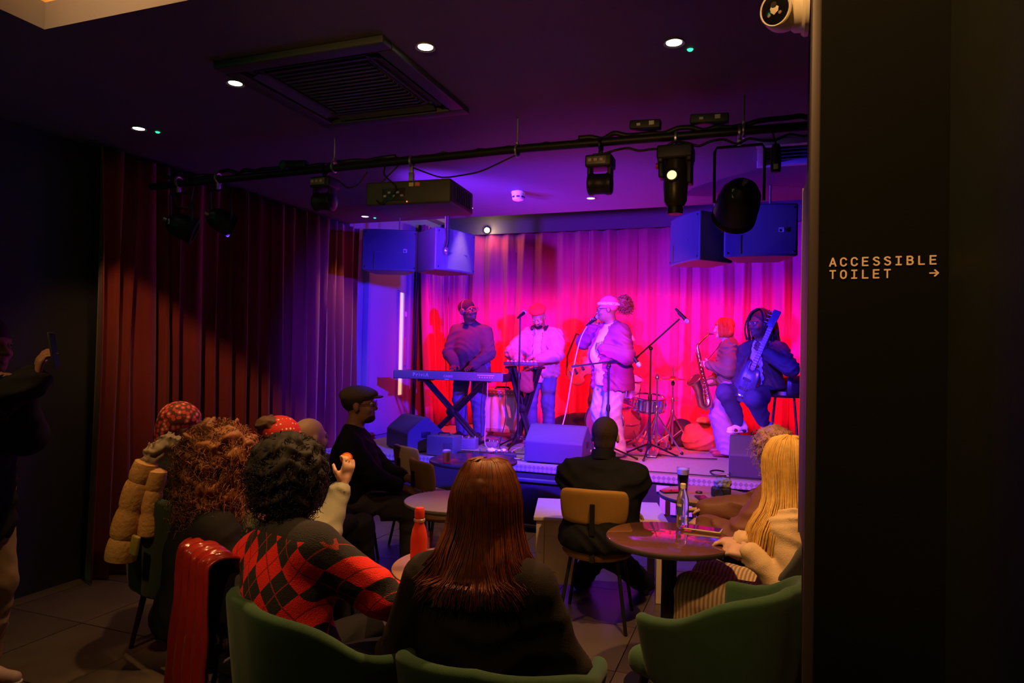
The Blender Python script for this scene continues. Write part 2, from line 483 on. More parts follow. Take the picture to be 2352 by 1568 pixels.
# lettering on the stage front: pale stencil letters
m_letter = mat('stage_letter_paint', (0.62, 0.58, 0.62), 0.6)
def flat_letter(polys, x, z, name='letter'):
    gg = G()
    for poly in polys:
        n = len(poly)
        vs = [(x + p[0], YF - 0.001, z + p[1]) for p in poly] + [(x + p[0], YF - 0.005, z + p[1]) for p in poly]
        gg.add(vs, [tuple(range(n))[::-1], tuple(range(n, 2 * n))] + [(i, (i + 1) % n, n + (i + 1) % n, n + i) for i in range(n)])
    return part(name, gg, m_letter, stg)
def rc(a, b, c, d): return [(a, b), (c, b), (c, d), (a, d)]
LH = 0.20
L_T = [rc(0, .155, .112, LH), rc(.03, 0, .078, .145)]
L_E = [rc(.005, 0, .05, LH), rc(.055, .155, .11, LH), rc(.055, .085, .10, .12), rc(.055, 0, .11, .045)]
L_H = [rc(.0, 0, .045, LH), rc(.05, .08, .075, .12), rc(.08, 0, .125, LH)]
L_I = [rc(0, 0, .048, LH)]
def arc(cx, cz, r, a0, a1, n=8): return [(cx + r * math.cos(R(a0 + (a1 - a0) * i / n)), cz + r * math.sin(R(a0 + (a1 - a0) * i / n))) for i in range(n + 1)]
L_O = [arc(.052, .13, .07, 92, 180) + [(-.018, .07)] + arc(.052, .07, .07, 180, 268) + arc(.052, .07, .024, 268, 180)[:] + arc(.052, .13, .024, 180, 92),
       arc(.060, .13, .07, 0, 88) + arc(.060, .13, .024, 88, 0) + [(.084, .07)] + arc(.060, .07, .024, 0, -88) + arc(.060, .07, .07, -88, 0)]
L_N = [rc(0, 0, .042, LH), [(.048, LH), (.09, LH), (.118, 0), (.085, 0)], rc(.122, 0, .162, LH)]
L_J = [rc(.07, .05, .115, LH), arc(.05, .055, .065, 180, 355) + arc(.05, .055, .02, 355, 180)]
L_Y = [[(0, LH), (.045, LH), (.062, .11), (.035, .10)], [(.072, .11), (.09, LH), (.135, LH), (.095, .095)], rc(.045, 0, .09, .088)]
L_S = [arc(.055, .14, .06, 20, 268) + arc(.055, .14, .02, 268, 20), arc(.055, .06, .06, -160, 88) + arc(.055, .06, .02, 88, -160)]
L_R = [rc(0, 0, .042, LH), arc(.05, .14, .06, -90, 90) + arc(.05, .14, .02, 90, -90), [(.06, .075), (.10, .075), (.125, 0), (.08, 0)]]
L_C = [arc(.06, .14, .06, 40, 180) + arc(.06, .06, .06, 180, 320) + arc(.06, .06, .018, 320, 180) + arc(.06, .14, .018, 180, 40)]
for l, x, z in ((L_T, -0.83, .28), (L_E, -0.715, .28), (L_H, -0.575, .28), (L_I, -0.395, .28), (L_Y, -0.335, .28), (L_S, -0.17, .28),
                (L_C, -0.41, .005), (L_R, -0.30, .005), (L_I, -0.14, .005), (L_T, -0.02, .28), (L_N, -0.08, .005)):
    flat_letter([[(px * 1.0, pz * 1.2) for px, pz in poly] for poly in l], x, z)
for l, x, z in ((L_I, -3.80, .28), (L_N, -3.74, .28), (L_O, -3.545, .28), (L_J, -3.82, .005), (L_I, -3.69, .005), (L_N, -3.63, .005), (L_O, -3.44, .005)):
    flat_letter([[(px * 1.0, pz * 1.2) for px, pz in poly] for poly in l], x, z)

# stage-left door with a narrow glazed slot, frame and signs
dr = G().box((-4.385, 7.42, ST + 1.12), (0.05, 0.92, 2.24), bev=.004).obj('door_1', mat('door_paint', (0.36, 0.35, 0.38), 0.55)); tag(dr, kind='structure')
fg = G()
fg.box((-4.36, 6.93, ST + 1.15), (0.08, 0.05, 2.3), bev=.006); fg.box((-4.36, 7.91, ST + 1.15), (0.08, 0.05, 2.3), bev=.006); fg.box((-4.36, 7.42, ST + 2.29), (0.08, 1.03, 0.06), bev=.006)
part('door_frame', fg, mat('door_frame_paint', (0.28, 0.27, 0.34), 0.5), dr)
pg = G(); z0, z1 = 1.05, 2.38
for y in (7.66, 7.79): pg.box((-4.35, y, (z0 + z1) / 2), (0.03, 0.022, z1 - z0 + .04), bev=.004)
for z in (z0, z1): pg.box((-4.35, 7.725, z), (0.03, 0.15, 0.022), bev=.004)
part('vision_frame', pg, mat('vision_frame_metal', (0.5, 0.5, 0.55), 0.35, .6), dr)
part('vision_pane', G().box((-4.356, 7.725, (z0 + z1) / 2), (0.006, 0.115, z1 - z0)), mat('lit_glass_slot', (0.5, 0.48, 0.4), 0.15, emit=(1.0, 0.78, 0.45), es=0.55), dr, 'narrow glass slot with warm light behind it')
part('push_plate', G().box((-4.352, 7.84, 1.62), (0.012, 0.07, 0.36), bev=.004), mat('brushed_plate', (0.6, 0.6, 0.65), 0.3, .8), dr)
part('door_sign', G().lathe([(0.035, 0), (0.035, .004), (0.0001, .005)], (-4.357, 7.86, 2.10), 20, (1, 0, 0)), mat('sign_white', (0.8, 0.8, 0.82), .5), dr)
sw = G().box((-4.39, 6.70, 1.745), (0.02, 0.10, 0.16), bev=.006).obj('light_switch', mat('switch_white', (0.75, 0.73, 0.75), .4), auto=True)
tag(sw, 'small white switch plate on the wall between curtain and stage door', 'switch')
part('rocker', G().box((-4.376, 6.70, 1.745), (0.012, 0.035, 0.06), bev=.004), mat('switch_dark', (0.12, 0.12, 0.2), .4), sw)

# ------------------------------------------------------------------ curtains
def curtain_mat(name, c, sheen=.3):
    m, nt, b, tc = node_mat(name, 0.82)
    n = nt.nodes.new('ShaderNodeTexNoise'); n.inputs['Scale'].default_value = 6; n.inputs['Detail'].default_value = 5
    mp = nt.nodes.new('ShaderNodeMapping'); mp.inputs['Scale'].default_value = (3, 3, .35)
    nt.links.new(tc.outputs['Object'], mp.inputs['Vector']); nt.links.new(mp.outputs[0], n.inputs['Vector'])
    nt.links.new(mixc(nt, n.outputs['Fac'], tuple(x * .8 for x in c), tuple(min(1, x * 1.2) for x in c)), b.inputs['Base Color'])
    b.inputs['Sheen Weight'].default_value = sheen
    return m
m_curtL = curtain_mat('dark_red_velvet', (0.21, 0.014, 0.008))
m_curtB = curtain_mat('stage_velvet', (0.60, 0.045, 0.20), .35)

def curtain(name, path, z0, z1, m, label, wave=.26, amp=.05, seed=1, flare=0.0, rows=10, sharp=1.6, step=.014):
    """path: list of xy points, folds run along it"""
    r = random.Random(seed)
    P = [Vector((p[0], p[1])) for p in path]
    segs = [(P[i + 1] - P[i]).length for i in range(len(P) - 1)]; L = sum(segs)
    n = int(L / step)
    ph = [0.0]; waves = []
    while ph[-1] < L + wave: waves.append((r.uniform(.75, 1.3), r.uniform(.6, 1.25))); ph.append(ph[-1] + wave * waves[-1][0])
    vs = []; fs = []
    for j in range(rows + 1):
        v = j / rows; z = z1 + (z0 - z1) * v
        for i in range(n + 1):
            s_ = L * i / n; k = 0; acc = 0
            while k < len(segs) - 1 and s_ - acc > segs[k]: acc += segs[k]; k += 1
            t = (P[k + 1] - P[k]) / segs[k]; base = P[k] + t * (s_ - acc); nn = Vector((-t.y, t.x))
            w = 0
            for q in range(len(waves)):
                if ph[q] <= s_ < ph[q + 1]: w = q; break
            x = (s_ - ph[w]) / (ph[w + 1] - ph[w])
            c1 = (0.5 - 0.5 * math.cos(2 * math.pi * x)) ** sharp; c2 = (0.5 + 0.5 * math.cos(2 * math.pi * x)) ** 5
            d = amp * waves[w][1] * (c1 - .9 * c2 - .2)
            d *= 0.55 + 0.45 * v + .12 * math.sin(v * 5 + w * 1.7)
            d += .008 * math.sin(s_ * 9 + v * 4 + seed) 
            p = base + nn * (d + flare * v * v) + t * (.018 * math.sin(v * 3.2 + w * 2.1))
            vs.append((p.x, p.y, z))
    for j in range(rows):
        for i in range(n):
            a = j * (n + 1) + i; fs.append((a, a + 1, a + n + 2, a + n + 1))
    gg = G(); gg.add(vs, fs, True)
    o = gg.obj(name, m)
    sm = o.modifiers.new('thickness', 'SOLIDIFY'); sm.thickness = 0.006; sm.offset = 0
    return tag(o, label, 'curtain')
# hall curtain on the left wall, back curtain and the two side legs of the stage
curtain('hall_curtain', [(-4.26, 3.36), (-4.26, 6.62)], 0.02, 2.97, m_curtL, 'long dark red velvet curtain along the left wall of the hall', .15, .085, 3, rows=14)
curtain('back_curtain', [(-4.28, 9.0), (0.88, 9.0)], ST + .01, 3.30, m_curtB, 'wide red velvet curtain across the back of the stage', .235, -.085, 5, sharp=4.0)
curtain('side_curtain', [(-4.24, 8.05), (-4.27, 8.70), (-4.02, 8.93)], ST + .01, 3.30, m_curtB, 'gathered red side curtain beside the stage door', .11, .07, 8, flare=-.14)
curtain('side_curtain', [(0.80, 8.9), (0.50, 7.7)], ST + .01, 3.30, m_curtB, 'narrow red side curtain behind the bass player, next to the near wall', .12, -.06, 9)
bd = G().box((-1.7, 8.93, 3.475), (5.3, 0.05, 0.36)).obj('pelmet_board', mat('pelmet_paint', (0.10, 0.09, 0.12), .7)); tag(bd, 'plain dark board above the back curtain', 'board')
bs = G().box((-4.33, 7.9, 3.55), (0.16, 1.9, 0.20)).obj('side_pelmet', mat('side_pelmet_paint', (0.33, 0.33, 0.32), .7)); tag(bs, 'pale boxed beam running back above the stage door', 'beam')
# black edge strip between door and side curtain
tag(G().tube([(-4.30, 8.02, ST), (-4.30, 8.09, 3.3)], .022, 8).obj('curtain_track_post', m_black), 'thin black post between the stage door and the side curtain', 'post')
# loudspeaker cable / black edge on wall end: dark framed board on the end of the near wall
ep = G().box((0.132, 2.33, 1.62), (0.016, 0.34, 1.14), bev=.004).obj('notice_board', m_black, auto=True)
tag(ep, 'tall narrow black board fixed on the end of the near wall', 'board')
part('board_edge', G().box((0.1335, 2.155, 1.62), (0.022, 0.012, 1.16)).box((0.1335, 2.505, 1.62), (0.022, 0.012, 1.16)), mat('board_edge_metal', (0.35, 0.3, 0.28), .4, .5), ep)
tag(G().box((0.128, 2.012, 1.5), (0.028, 0.028, 2.99), bev=.006).obj('trim_4', mat('corner_bead', (0.06, 0.045, 0.04), .5)), kind='structure')

# ------------------------------------------------------------------ sign lettering on the near wall
def stroke_letter(ch):
    def cu(cx, cy, rx, ry, a0, a1, n=10): return [(cx + rx * math.cos(R(a0 + (a1 - a0) * i / n)), cy + ry * math.sin(R(a0 + (a1 - a0) * i / n))) for i in range(n + 1)]
    D_ = {'A': [[(0, 0), (.33, 1), (.37, 1), (.7, 0)], [(.13, .3), (.57, .3)]],
          'C': [cu(.35, .66, .33, .34, 20, 180) + cu(.35, .34, .33, .34, 180, 340)],
          'E': [[(.66, 1), (.06, 1), (.06, 0), (.66, 0)], [(.06, .52), (.58, .52)]],
          'S': [cu(.35, .75, .31, .25, 25, 180, 8) + cu(.35, .26, .32, .26, 90, -155, 10)[0:]],
          'I': [[(.35, 0), (.35, 1)], [(.06, 1), (.64, 1)], [(.06, 0), (.64, 0)]],
          'B': [[(.06, 0), (.06, 1), (.36, 1)] + cu(.36, .77, .26, .23, 80, -90, 6) + [(.06, .53)], [(.36, .53)] + cu(.38, .265, .28, .265, 80, -90, 7) + [(.06, 0)]],
          'L': [[(.08, 1), (.08, 0), (.66, 0)]],
          'T': [[(.02, 1), (.68, 1)], [(.35, 1), (.35, 0)]],
          'O': [cu(.35, .64, .31, .36, 0, 180) + cu(.35, .36, .31, .36, 180, 360) + [(.66, .64)]],
          '>': [[(0, .5), (.95, .5)], [(.58, .9), (.98, .5), (.58, .1)]]}
    return D_[ch]
sg = thing('wall_sign', 'pale orange sign lettering reading ACCESSIBLE TOILET with an arrow', 'sign', (0.168, 1.999, 1.83))
m_sign = mat('sign_lettering', (1.0, 0.78, 0.55), .6)
def put_letter(ch, x, z, h):
    gg = G(); w = h * .19; dep = .0015
    for st in stroke_letter(ch):
        P = [Vector((x + p[0] * h * .98, 0, z + p[1] * h)) for p in st]
        for i in range(len(P) - 1):
            a, b = P[i], P[i + 1]; t = (b - a)
            if t.length < 1e-6: continue
            t.normalize(); nn = Vector((-t.z, 0, t.x)) * w / 2; e = t * w * .32
            q = [a - e - nn, b + e - nn, b + e + nn, a - e + nn]
            gg.add([(p.x, 0, p.z) for p in q] + [(p.x, -dep, p.z) for p in q], [(3, 2, 1, 0), (4, 5, 6, 7), (0, 1, 5, 4), (1, 2, 6, 5), (2, 3, 7, 6), (3, 0, 4, 7)]); dep += .00009
    part('letter' if ch != '>' else 'arrow', gg, m_sign, sg)
for i, ch in enumerate('ACCESSIBLE'): put_letter(ch, i * .0258, .0405, .0205)
for i, ch in enumerate('TOILET'): put_letter(ch, i * .0258, .0075, .0205)
put_letter('>', 9 * .0258, .0075, .0195)
# ------------------------------------------------------------------ lighting pipe and what hangs from the ceiling
m_blackm = mat('black_metal', (0.016, 0.016, 0.017), 0.45, .3, bump=(200, .05))
m_blackp = mat('black_plastic', (0.02, 0.02, 0.022), 0.5)
m_steel = mat('zinc_rod', (0.55, 0.55, 0.56), 0.35, .9)
m_chrome = mat('chrome', (0.82, 0.82, 0.84), 0.14, 1.0)
m_cable = mat('cable_black', (0.018, 0.018, 0.018), 0.5)
YT, ZT = 3.75, 2.80
bar = thing('lighting_bar', 'long black horizontal pipe hung below the ceiling carrying stage lights', 'pipe', (-1.6, YT, ZT))
part('pipe', G().tube([(-2.6, 0, -.02), (-1.0, 0, 0), (0.3, 0, .02), (2.45, 0, 0)], .025, 12), m_blackm, bar)
for x in (-1.03, 0.235, 1.495):
    part('hanger_rod', G().tube([(x, 0, .02), (x, 0, .205)], .006, 8), m_steel, bar)
    part('pipe_clamp', G().torus((x, 0, .01), .033, .008, (1, 0, 0), 16, 6).box((x, 0, .05), (.018, .03, .03), bev=.003), m_steel, bar)
def hang_cable(pts, r, label, name='cable'):
    P = []
    for i in range(len(pts) - 1):
        a, b = Vector(pts[i]), Vector(pts[i + 1])
        for k in range(6): P.append(a.lerp(b, k / 6))
    P.append(Vector(pts[-1]))
    for _ in range(2): P = [P[0]] + [(P[i - 1] + P[i] * 2 + P[i + 1]) / 4 for i in range(1, len(P) - 1)] + [P[-1]]
    return tag(G().tube(P, r, 6).obj(name, m_cable), label, 'cable')
r_ = random.Random(4)
def loom(x0, x1, z, amp, r, label, y=YT + .03, n=26, seed=0):
    q = random.Random(seed)
    hang_cable([(x0 + (x1 - x0) * i / n, y + q.uniform(-.02, .02), z + q.uniform(-amp, amp)) for i in range(n + 1)], r, label)
loom(-4.1, -2.2, ZT + .045, .016, .014, 'thick black cable lashed on top of the pipe at its far left', seed=1)
loom(-2.2, -0.95, ZT + .040, .012, .008, 'black cable lying along the pipe above the projector', seed=2)
loom(-1.0, 0.80, ZT + .055, .018, .016, 'thick bundle of black cable along the right half of the pipe', seed=3)
loom(-0.9, 0.75, ZT - .045, .022, .007, 'thin black cable drooping under the right half of the pipe', YT - .03, seed=4)
hang_cable([(-2.60, YT, 2.72), (-2.52, YT, 2.66), (-2.44, YT, 2.68), (-2.38, YT, 2.76)], .005, 'short black lead looping from the small moving light to the pipe')
hang_cable([(-2.14, YT - .02, 2.78), (-2.30, YT - .08, 2.60), (-2.18, YT - .16, 2.50), (-2.06, YT - .17, 2.60), (-2.2, YT - .1, 2.70), (-2.25, YT, 2.80)], .005, 'black lead looped around the back of the projector')
hang_cable([(-2.05, YT, 2.76), (-1.85, YT, 2.68), (-1.6, YT, 2.70), (-1.36, YT, 2.79)], .005, 'black lead sagging between projector and pipe')
hang_cable([(-4.0, YT, 2.79), (-3.95, YT, 2.62), (-3.86, YT + .02, 2.60), (-3.80, YT, 2.78)], .007, 'black lead hanging in a loop at the far left end of the pipe')

def clamp(g, z0=0, z1=.10):
    g.torus((0, 0, z1), .034, .009, (1, 0, 0), 14, 6); g.box((0, 0, (z0 + z1 - .03) / 2), (.022, .028, z1 - .03 - z0), bev=.003); return g
def box_on_pipe(x, w, label, m, dx=0):
    t = thing('power_splitter', label, 'splitter', (x, YT + .02, ZT + .075))
    part('body', G().box((0, 0, .02), (w, .06, .05), (0, .05, 0), bev=.008), m, t)
    part('socket_label', G().box((w * .22, -.0315, .022), (.028, .003, .022)), mat('white_label', (0.7, 0.72, 0.68), .5), t)
    part('socket_label', G().box((-w * .2, -.0315, .02), (.02, .003, .014)), mat('white_label', (0.7, 0.72, 0.68), .5), t)
    return t
box_on_pipe(-0.62, .17, 'black power splitter box taped on the pipe between two moving lights', m_blackp)
box_on_pipe(-0.28, .20, 'dark green power splitter box on the pipe left of the big round lamp', mat('dark_green_plastic', (0.03, 0.06, 0.045), .5))
t = thing('junction_box', 'small dark box with a rounded teal end on the left part of the pipe', 'box', (-2.98, YT + .01, ZT + .03))
part('body', G().box((0.05, 0, .02), (.16, .055, .05), (0, .06, 0), bev=.012), m_blackp, t)
part('end_cap', G().sphere((-.05, -.005, .022), .036, 10), mat('teal_plastic', (0.05, 0.16, 0.14), .35), t)

def moving_head(x, z, label, s=1.0, lens=None):
    t = thing('moving_light', label, 'stage light', (x, YT, z))
    part('clamp', clamp(G(), 0.0, ZT - z), m_blackm, t)
    b = part('base', G().box((0, 0, -.035 * s), (.15 * s, .13 * s, .07 * s), bev=.012), m_blackp, t)
    part('back_panel', G().box((-.01, -.0665 * s, -.035 * s), (.11 * s, .004, .042 * s), bev=.001), mat('panel_grey', (0.16, 0.14, 0.12), .4), b)
    for i in range(3): part('socket', G().box((-.045 * s + i * .032 * s, -.07 * s, -.034 * s), (.018 * s, .006, .016 * s)), mat('socket_pale', (0.55, 0.45, 0.25), .4), b)
    for sx in (-1, 1): part('yoke_arm', G().box((sx * .058 * s, 0, -.105 * s), (.022 * s, .07 * s, .085 * s), bev=.006), m_blackp, t)
    h = G(); h.lathe([(.0001, -.075 * s), (.05 * s, -.07 * s), (.062 * s, -.06 * s), (.064 * s, -.04 * s), (.058 * s, -.03 * s), (.058 * s, .03 * s), (.064 * s, .04 * s), (.062 * s, .06 * s), (.05 * s, .07 * s), (.0001, .075 * s)], (0, 0, -.155 * s), 24, (1, 0.1, 0))
    part('lamp_head', h, m_blackm, t)
    return t
moving_head(-2.70, 2.74, 'small black moving light hanging left of the projector')
moving_head(-0.865, 2.735, 'small black moving light hanging alone right of the pipe middle')

t = thing('scanner_light', 'tall black moving light with a glowing round amber lens', 'stage light', (-0.45, YT, 2.745))
part('clamp', clamp(G(), 0, .055), m_steel, t)
b = part('base', G().box((0, 0, -.03), (.19, .15, .075), bev=.012).box((-.075, 0, -.05), (.03, .14, .07), bev=.008).box((.075, 0, -.05), (.03, .14, .07), bev=.008), m_blackp, t)
part('yoke_arm', G().box((.075, 0, -.13), (.03, .09, .14), bev=.01), m_blackp, t); part('yoke_arm', G().box((-.075, 0, -.11), (.025, .09, .10), bev=.01), m_blackp, t)
part('lamp_head', G().lathe([(.0001, -.155), (.045, -.15), (.062, -.12), (.066, -.03), (.060, .05), (.054, .10), (.0001, .105)], (0, 0, -.165), 20), mat('bronze_black', (0.05, 0.04, 0.025), .35, .4), t)
part('front_ring', G().torus((-.012, -.064, -.158), .032, .008, (0, -1, .12), 20, 6), m_blackm, t)
part('lens', G().lathe([(.0001, .006), (.02, .004), (.029, 0), (.029, -.012)], (-.012, -.064, -.158), 20, (0, -1, .12)), mat('amber_lens', (0.9, 0.6, 0.3), .1, emit=(1.0, 0.55, 0.16), es=3.0), t)
part('nozzle', G().lathe([(.038, 0), (.044, -.03), (.040, -.05), (.0001, -.05)], (0, 0, -.305), 18), m_blackm, t)
part('red_knob', G().lathe([(.018, 0), (.018, .012), (.0001, .014)], (-.089, -.03, -.095), 12, (-1, 0, 0)), mat('red_plastic', (0.5, 0.02, 0.02), .4), t)

def par_can(x, z, s, label, axis, ribs=True, y=YT):
    t = thing('par_lamp', label, 'stage light', (x, y, z))
    a = Vector(axis).normalized(); c = Vector((0, .03, -.29 * s))
    part('clamp', clamp(G(), 0.0, max(ZT - z, .05)), m_steel, t)
    w = .125 * s
    part('yoke', G().tube([(-w, .03, -.29 * s), (-w, .02, -.02), (-w + .012, .01, 0), (w - .012, .01, 0), (w, .02, -.02), (w, .03, -.29 * s)], .008, 8), m_blackm, t)
    bd = part('body', G().lathe([(.0001, -.12 * s), (.05 * s, -.12 * s), (.075 * s, -.10 * s), (.10 * s, -.06 * s), (.112 * s, 0), (.115 * s, .08 * s), (.108 * s, .13 * s), (.09 * s, .13 * s), (.088 * s, .04 * s), (.0001, .03 * s)], c, 28, a), m_blackm, t)
    if ribs:
        for k in range(4): part('cooling_rib', G().torus(c + a * (.085 + k * .012) * s, .114 * s, .0035, a, 26, 5), m_blackm, bd)
    part('rear_knob', G().lathe([(.014, 0), (.014, .03), (.0001, .032)], c - a * .118 * s, 12, -a), m_steel, bd)
    part('rating_label', G().box((0, 0, 0), (.018 * s, .002, .045 * s), bev=.0005), mat('white_label', (0.7, 0.72, 0.68), .5), bd, loc=c + Vector((-.02 * s, -.118 * s, .02 * s)))
    return t
par_can(-0.125, 2.735, 1.0, 'big round black lamp in a wire yoke left of the near wall', (-.25, .8, -.55))
par_can(-3.58, 2.72, .72, 'dark round lamp at the left end of the pipe in front of the curtain', (.5, .75, -.35))
par_can(-3.94, 2.72, .80, 'outermost dark round lamp at the far left end of the pipe', (.7, .6, -.35))
t = thing('pipe_connector', 'small black cylinder with a white tag hanging beside the near wall', 'connector', (0.055, YT, 2.73))
part('body', G().lathe([(.0001, 0), (.018, -.005), (.026, -.03), (.026, -.13), (.022, -.15), (.0001, -.155)], (0, 0, 0), 16), m_blackp, t)
part('lead', G().tube([(0, 0, -.005), (-.01, 0, .03), (-.02, 0, .075)], .006, 6), m_cable, t)
part('white_tag', G().box((0.0, -.027, -.125), (.022, .003, .026)), mat('white_label', (0.7, 0.72, 0.68), .5), t)

# projector
t = thing('projector', 'boxy black projector hung under the pipe', 'projector', (-2.06, YT, 2.58), R(4))
part('clamp', clamp(G().box((0, 0, .09), (.03, .03, .12), bev=.004), .12, .22), m_steel, t)
b = part('body', G().box((0.03, 0.08, 0), (.56, .40, .145), bev=.014), mat('projector_shell', (0.05, 0.052, 0.042), .5, bump=(120, .1)), t)
part('connector_panel', G().box((-.06, -.122, -.012), (.15, .006, .075), bev=.002), mat('panel_black', (0.02, 0.02, 0.02), .35), b)
for i in range(5): part('socket', G().box((-.115 + i * .028, -.127, -.02 + .02 * (i % 2)), (.018, .006, .012)), mat('socket_grey', (0.35, 0.35, 0.33), .4), b)
for i in range(2): part('warning_label', G().box((.055 + i * .04, -.122, .045), (.03, .004, .022)), mat('orange_label', (0.8, 0.45, 0.2) if i else (0.6, 0.55, 0.25), .5) if i == 0 else mat('red_label', (0.7, 0.2, 0.12), .5), b)
for i in range(9): part('vent_slat', G().box((.313, -.04 + i * .032, .0), (.006, .014, .09)), m_blackm, b)
part('lens_barrel', G().lathe([(.055, 0), (.055, .05), (.045, .05), (.04, .02), (.0001, .02)], (-.10, .28, 0), 24, (0, 1, 0)), m_blackm, b)
part('status_light', G().sphere((.03, -.125, -.058), .004, 8), mat('led_red', (1, .1, .05), .4, emit=(1, .12, .05), es=3), b)

# loudspeaker clusters hanging either side of the stage
def speaker(x, y, z, rz, label, m, w=.54, h=.40, d=.36, logo=True, taper=.62):
    t = thing('loudspeaker', label, 'loudspeaker', (x, y, z), rz)
    wb = w * taper; n = 7; poly = []
    for i in range(n + 1):
        u = -1 + 2 * i / n; poly.append((u * w / 2, -d / 2 - .035 * (1 - u * u)))
    poly += [(wb / 2, d / 2), (-wb / 2, d / 2)]
    g = G(); g.prism(poly, -h / 2, h / 2)
    o = part('cabinet', g, m, t); bv = o.modifiers.new('edge', 'BEVEL'); bv.width = .012; bv.segments = 2; bv.limit_method = 'ANGLE'
    pg = [(px * .93, py - .006) for px, py in poly[:n + 1]]
    gg = G(); vs = [(px, py, -h * .46) for px, py in pg] + [(px, py, h * .46) for px, py in pg]
    gg.add(vs, [(i, i + 1, n + 2 + i, n + 1 + i) for i in range(n)], True)
    gr = part('grille', gg, mat('speaker_grille', (0.085, 0.085, 0.105), .6, bump=(700, .6)), t)
    part('grille_seam', G().box((-.02 * w, -d / 2 - .036, -h * .06), (w * .5, .004, .006)).box((-.27 * w, -d / 2 - .034, -h * .27), (.006, .004, h * .36)), mat('speaker_seam', (0.09, 0.09, 0.10), .5), gr)
    for sx in (-1, 1):
        for sz in (-1, 1): part('screw', G().sphere((sx * w * .44, -d / 2 - .012, sz * h * .42), .008, 8, (1, .4, 1)), m_blackm, gr)
    if logo:
        lx = w * .27
        lg = G()
        for cx, cz, a, b_ in ((0, .016, .034, .003), (0, -.016, .034, .003), (-.0155, 0, .003, .034), (.0155, 0, .003, .034)): lg.box((cx, 0, cz), (a, .003, b_))
        lg.tube([(-.011, 0, .011), (0.002, 0, .010), (.010, 0, .002), (.011, 0, -.011)], .002, 5)
        part('emblem', lg, mat('emblem_pale', (0.7, 0.7, 0.72), .4), gr, loc=(lx, -d / 2 - .034, -.005))
    part('hanging_rod', G().tube([(0.08, .05, h / 2), (0.08, .05, H - z)], .008, 8), mat('yellow_strop', (0.45, 0.30, 0.10), .5), t)
    part('hanging_bracket', G().box((0, .06, h / 2 + .012), (w * .5, .05, .02), bev=.004), m_blackm, t)
    return t
m_spk = mat('speaker_black', (0.085, 0.085, 0.105), .5, bump=(300, .15))
speaker(-3.50, 5.98, 2.60, R(28), 'black hanging loudspeaker left of the stage facing the room', m_spk)
speaker(-2.95, 6.03, 2.59, R(70), 'black hanging loudspeaker left of the stage turned towards the middle', m_spk, logo=False)
speaker(-0.03, 5.72, 2.60, R(3), 'black hanging loudspeaker right of the stage facing the room', m_spk)
speaker(-0.47, 5.92, 2.60, R(-55), 'black hanging loudspeaker right of the stage turned towards the middle', m_spk, w=.50, logo=False)
t = thing('speaker_bracket', 'black hanging arm beside the left pair of loudspeakers', 'bracket', (-2.79, 5.80, 2.62))
part('arm', G().tube([(0, 0, .38), (0, 0, .16), (.01, -.01, .06), (0, -.02, -.02)], [.02, .02, .014, .018], 8), m_blackm, t)
part('shackle', G().torus((0, -.02, -.05), .03, .009, (1, .2, 0), 16, 6), m_steel, t)

# cassette air conditioner, downlights, smoke detector, recess spot, vent
m_ac = mat('ac_panel', (0.045, 0.052, 0.048), .5)
ac = thing('air_conditioner', 'square dark ceiling air conditioner panel', 'air conditioner', (-2.04, 3.04, H))
g = G()
for a, b_, c, d in ((0, -.43, .94, .08), (0, .43, .94, .08), (-.43, 0, .08, .78), (.43, 0, .08, .78)): g.box((a, b_, -.018), (c, d, .034), bev=.006)
part('frame', g, m_ac, ac)
for k in range(4):
    a = k * math.pi / 2
    part('louvre', G().box((0, -.345, -.016), (.62, .05, .008), (R(25), 0, 0)).box((0, -.30, -.008), (.66, .015, .016)), m_ac, ac, rot=(0, 0, a))
gl = part('intake_grille', G().box((0, 0, -.006), (.56, .56, .008)), m_ac, ac)
for i in range(14): part('grille_slat', G().box((0, -.26 + i * .04, -.014), (.54, .014, .010)), m_ac, gl)

def downlight(x, y, label, es, watts, cone=70, green=False, col=WARM, r=.034, z=H):
    t = thing('downlight', label, 'downlight', (x, y, z), 0, 'ceiling downlights')
    part('bezel', G().lathe([(r, -.001), (r + .012, -.006), (r + .014, 0)], (0, 0, 0), 24), mat('bezel_dark', (0.12, 0.11, 0.10), .4), t)
    part('lens', G().lathe([(.0001, -.004), (r, -.002), (r, .001)], (0, 0, 0), 24), mat('lens_%d' % int(es * 10), (1, .9, .8), .3, emit=(1.0, 0.86, 0.72), es=es), t)
    if watts: spot('downlight_lamp', (x, y, z - .015), (x, y, 0), col, watts, cone, .7, .03)
    if green:
        g2 = tag(G().lathe([(.0001, -.008), (.010, -.006), (.014, 0)], (x + .06, y + .09, z), 12).obj('emergency_led', mat('led_green', (.05, .6, .3), .3, emit=(.03, .9, .35), es=2.0)), green, 'indicator')
    return t
downlight(-2.60, 2.82, 'lit round downlight at the left corner of the air conditioner', 9, 55)
downlight(-1.45, 2.74, 'lit round downlight right of the air conditioner', 9, 150, 66)
downlight(-0.38, 3.03, 'lit round downlight with a green light beside it, near the wall camera', 9, 150, 96, green='green indicator light beside the rightmost bright downlight')
downlight(-3.74, 3.23, 'lit round downlight with a green light beside it, over the left aisle', 9, 26, green='green indicator light beside the leftmost downlight')
downlight(-3.86, 6.06, 'lit round downlight above the left hanging loudspeakers', 7, 30, 80, green='tiny green indicator light above the left loudspeakers')
downlight(-2.64, 5.95, 'round downlight behind the projector near the stage edge', 4, 45, 50)
downlight(-1.43, 5.85, 'round downlight between smoke detector and right loudspeakers', 3, 80, 92)
t = thing('smoke_detector', 'white round smoke detector on the purple lit ceiling', 'smoke detector', (-1.97, 5.46, H))
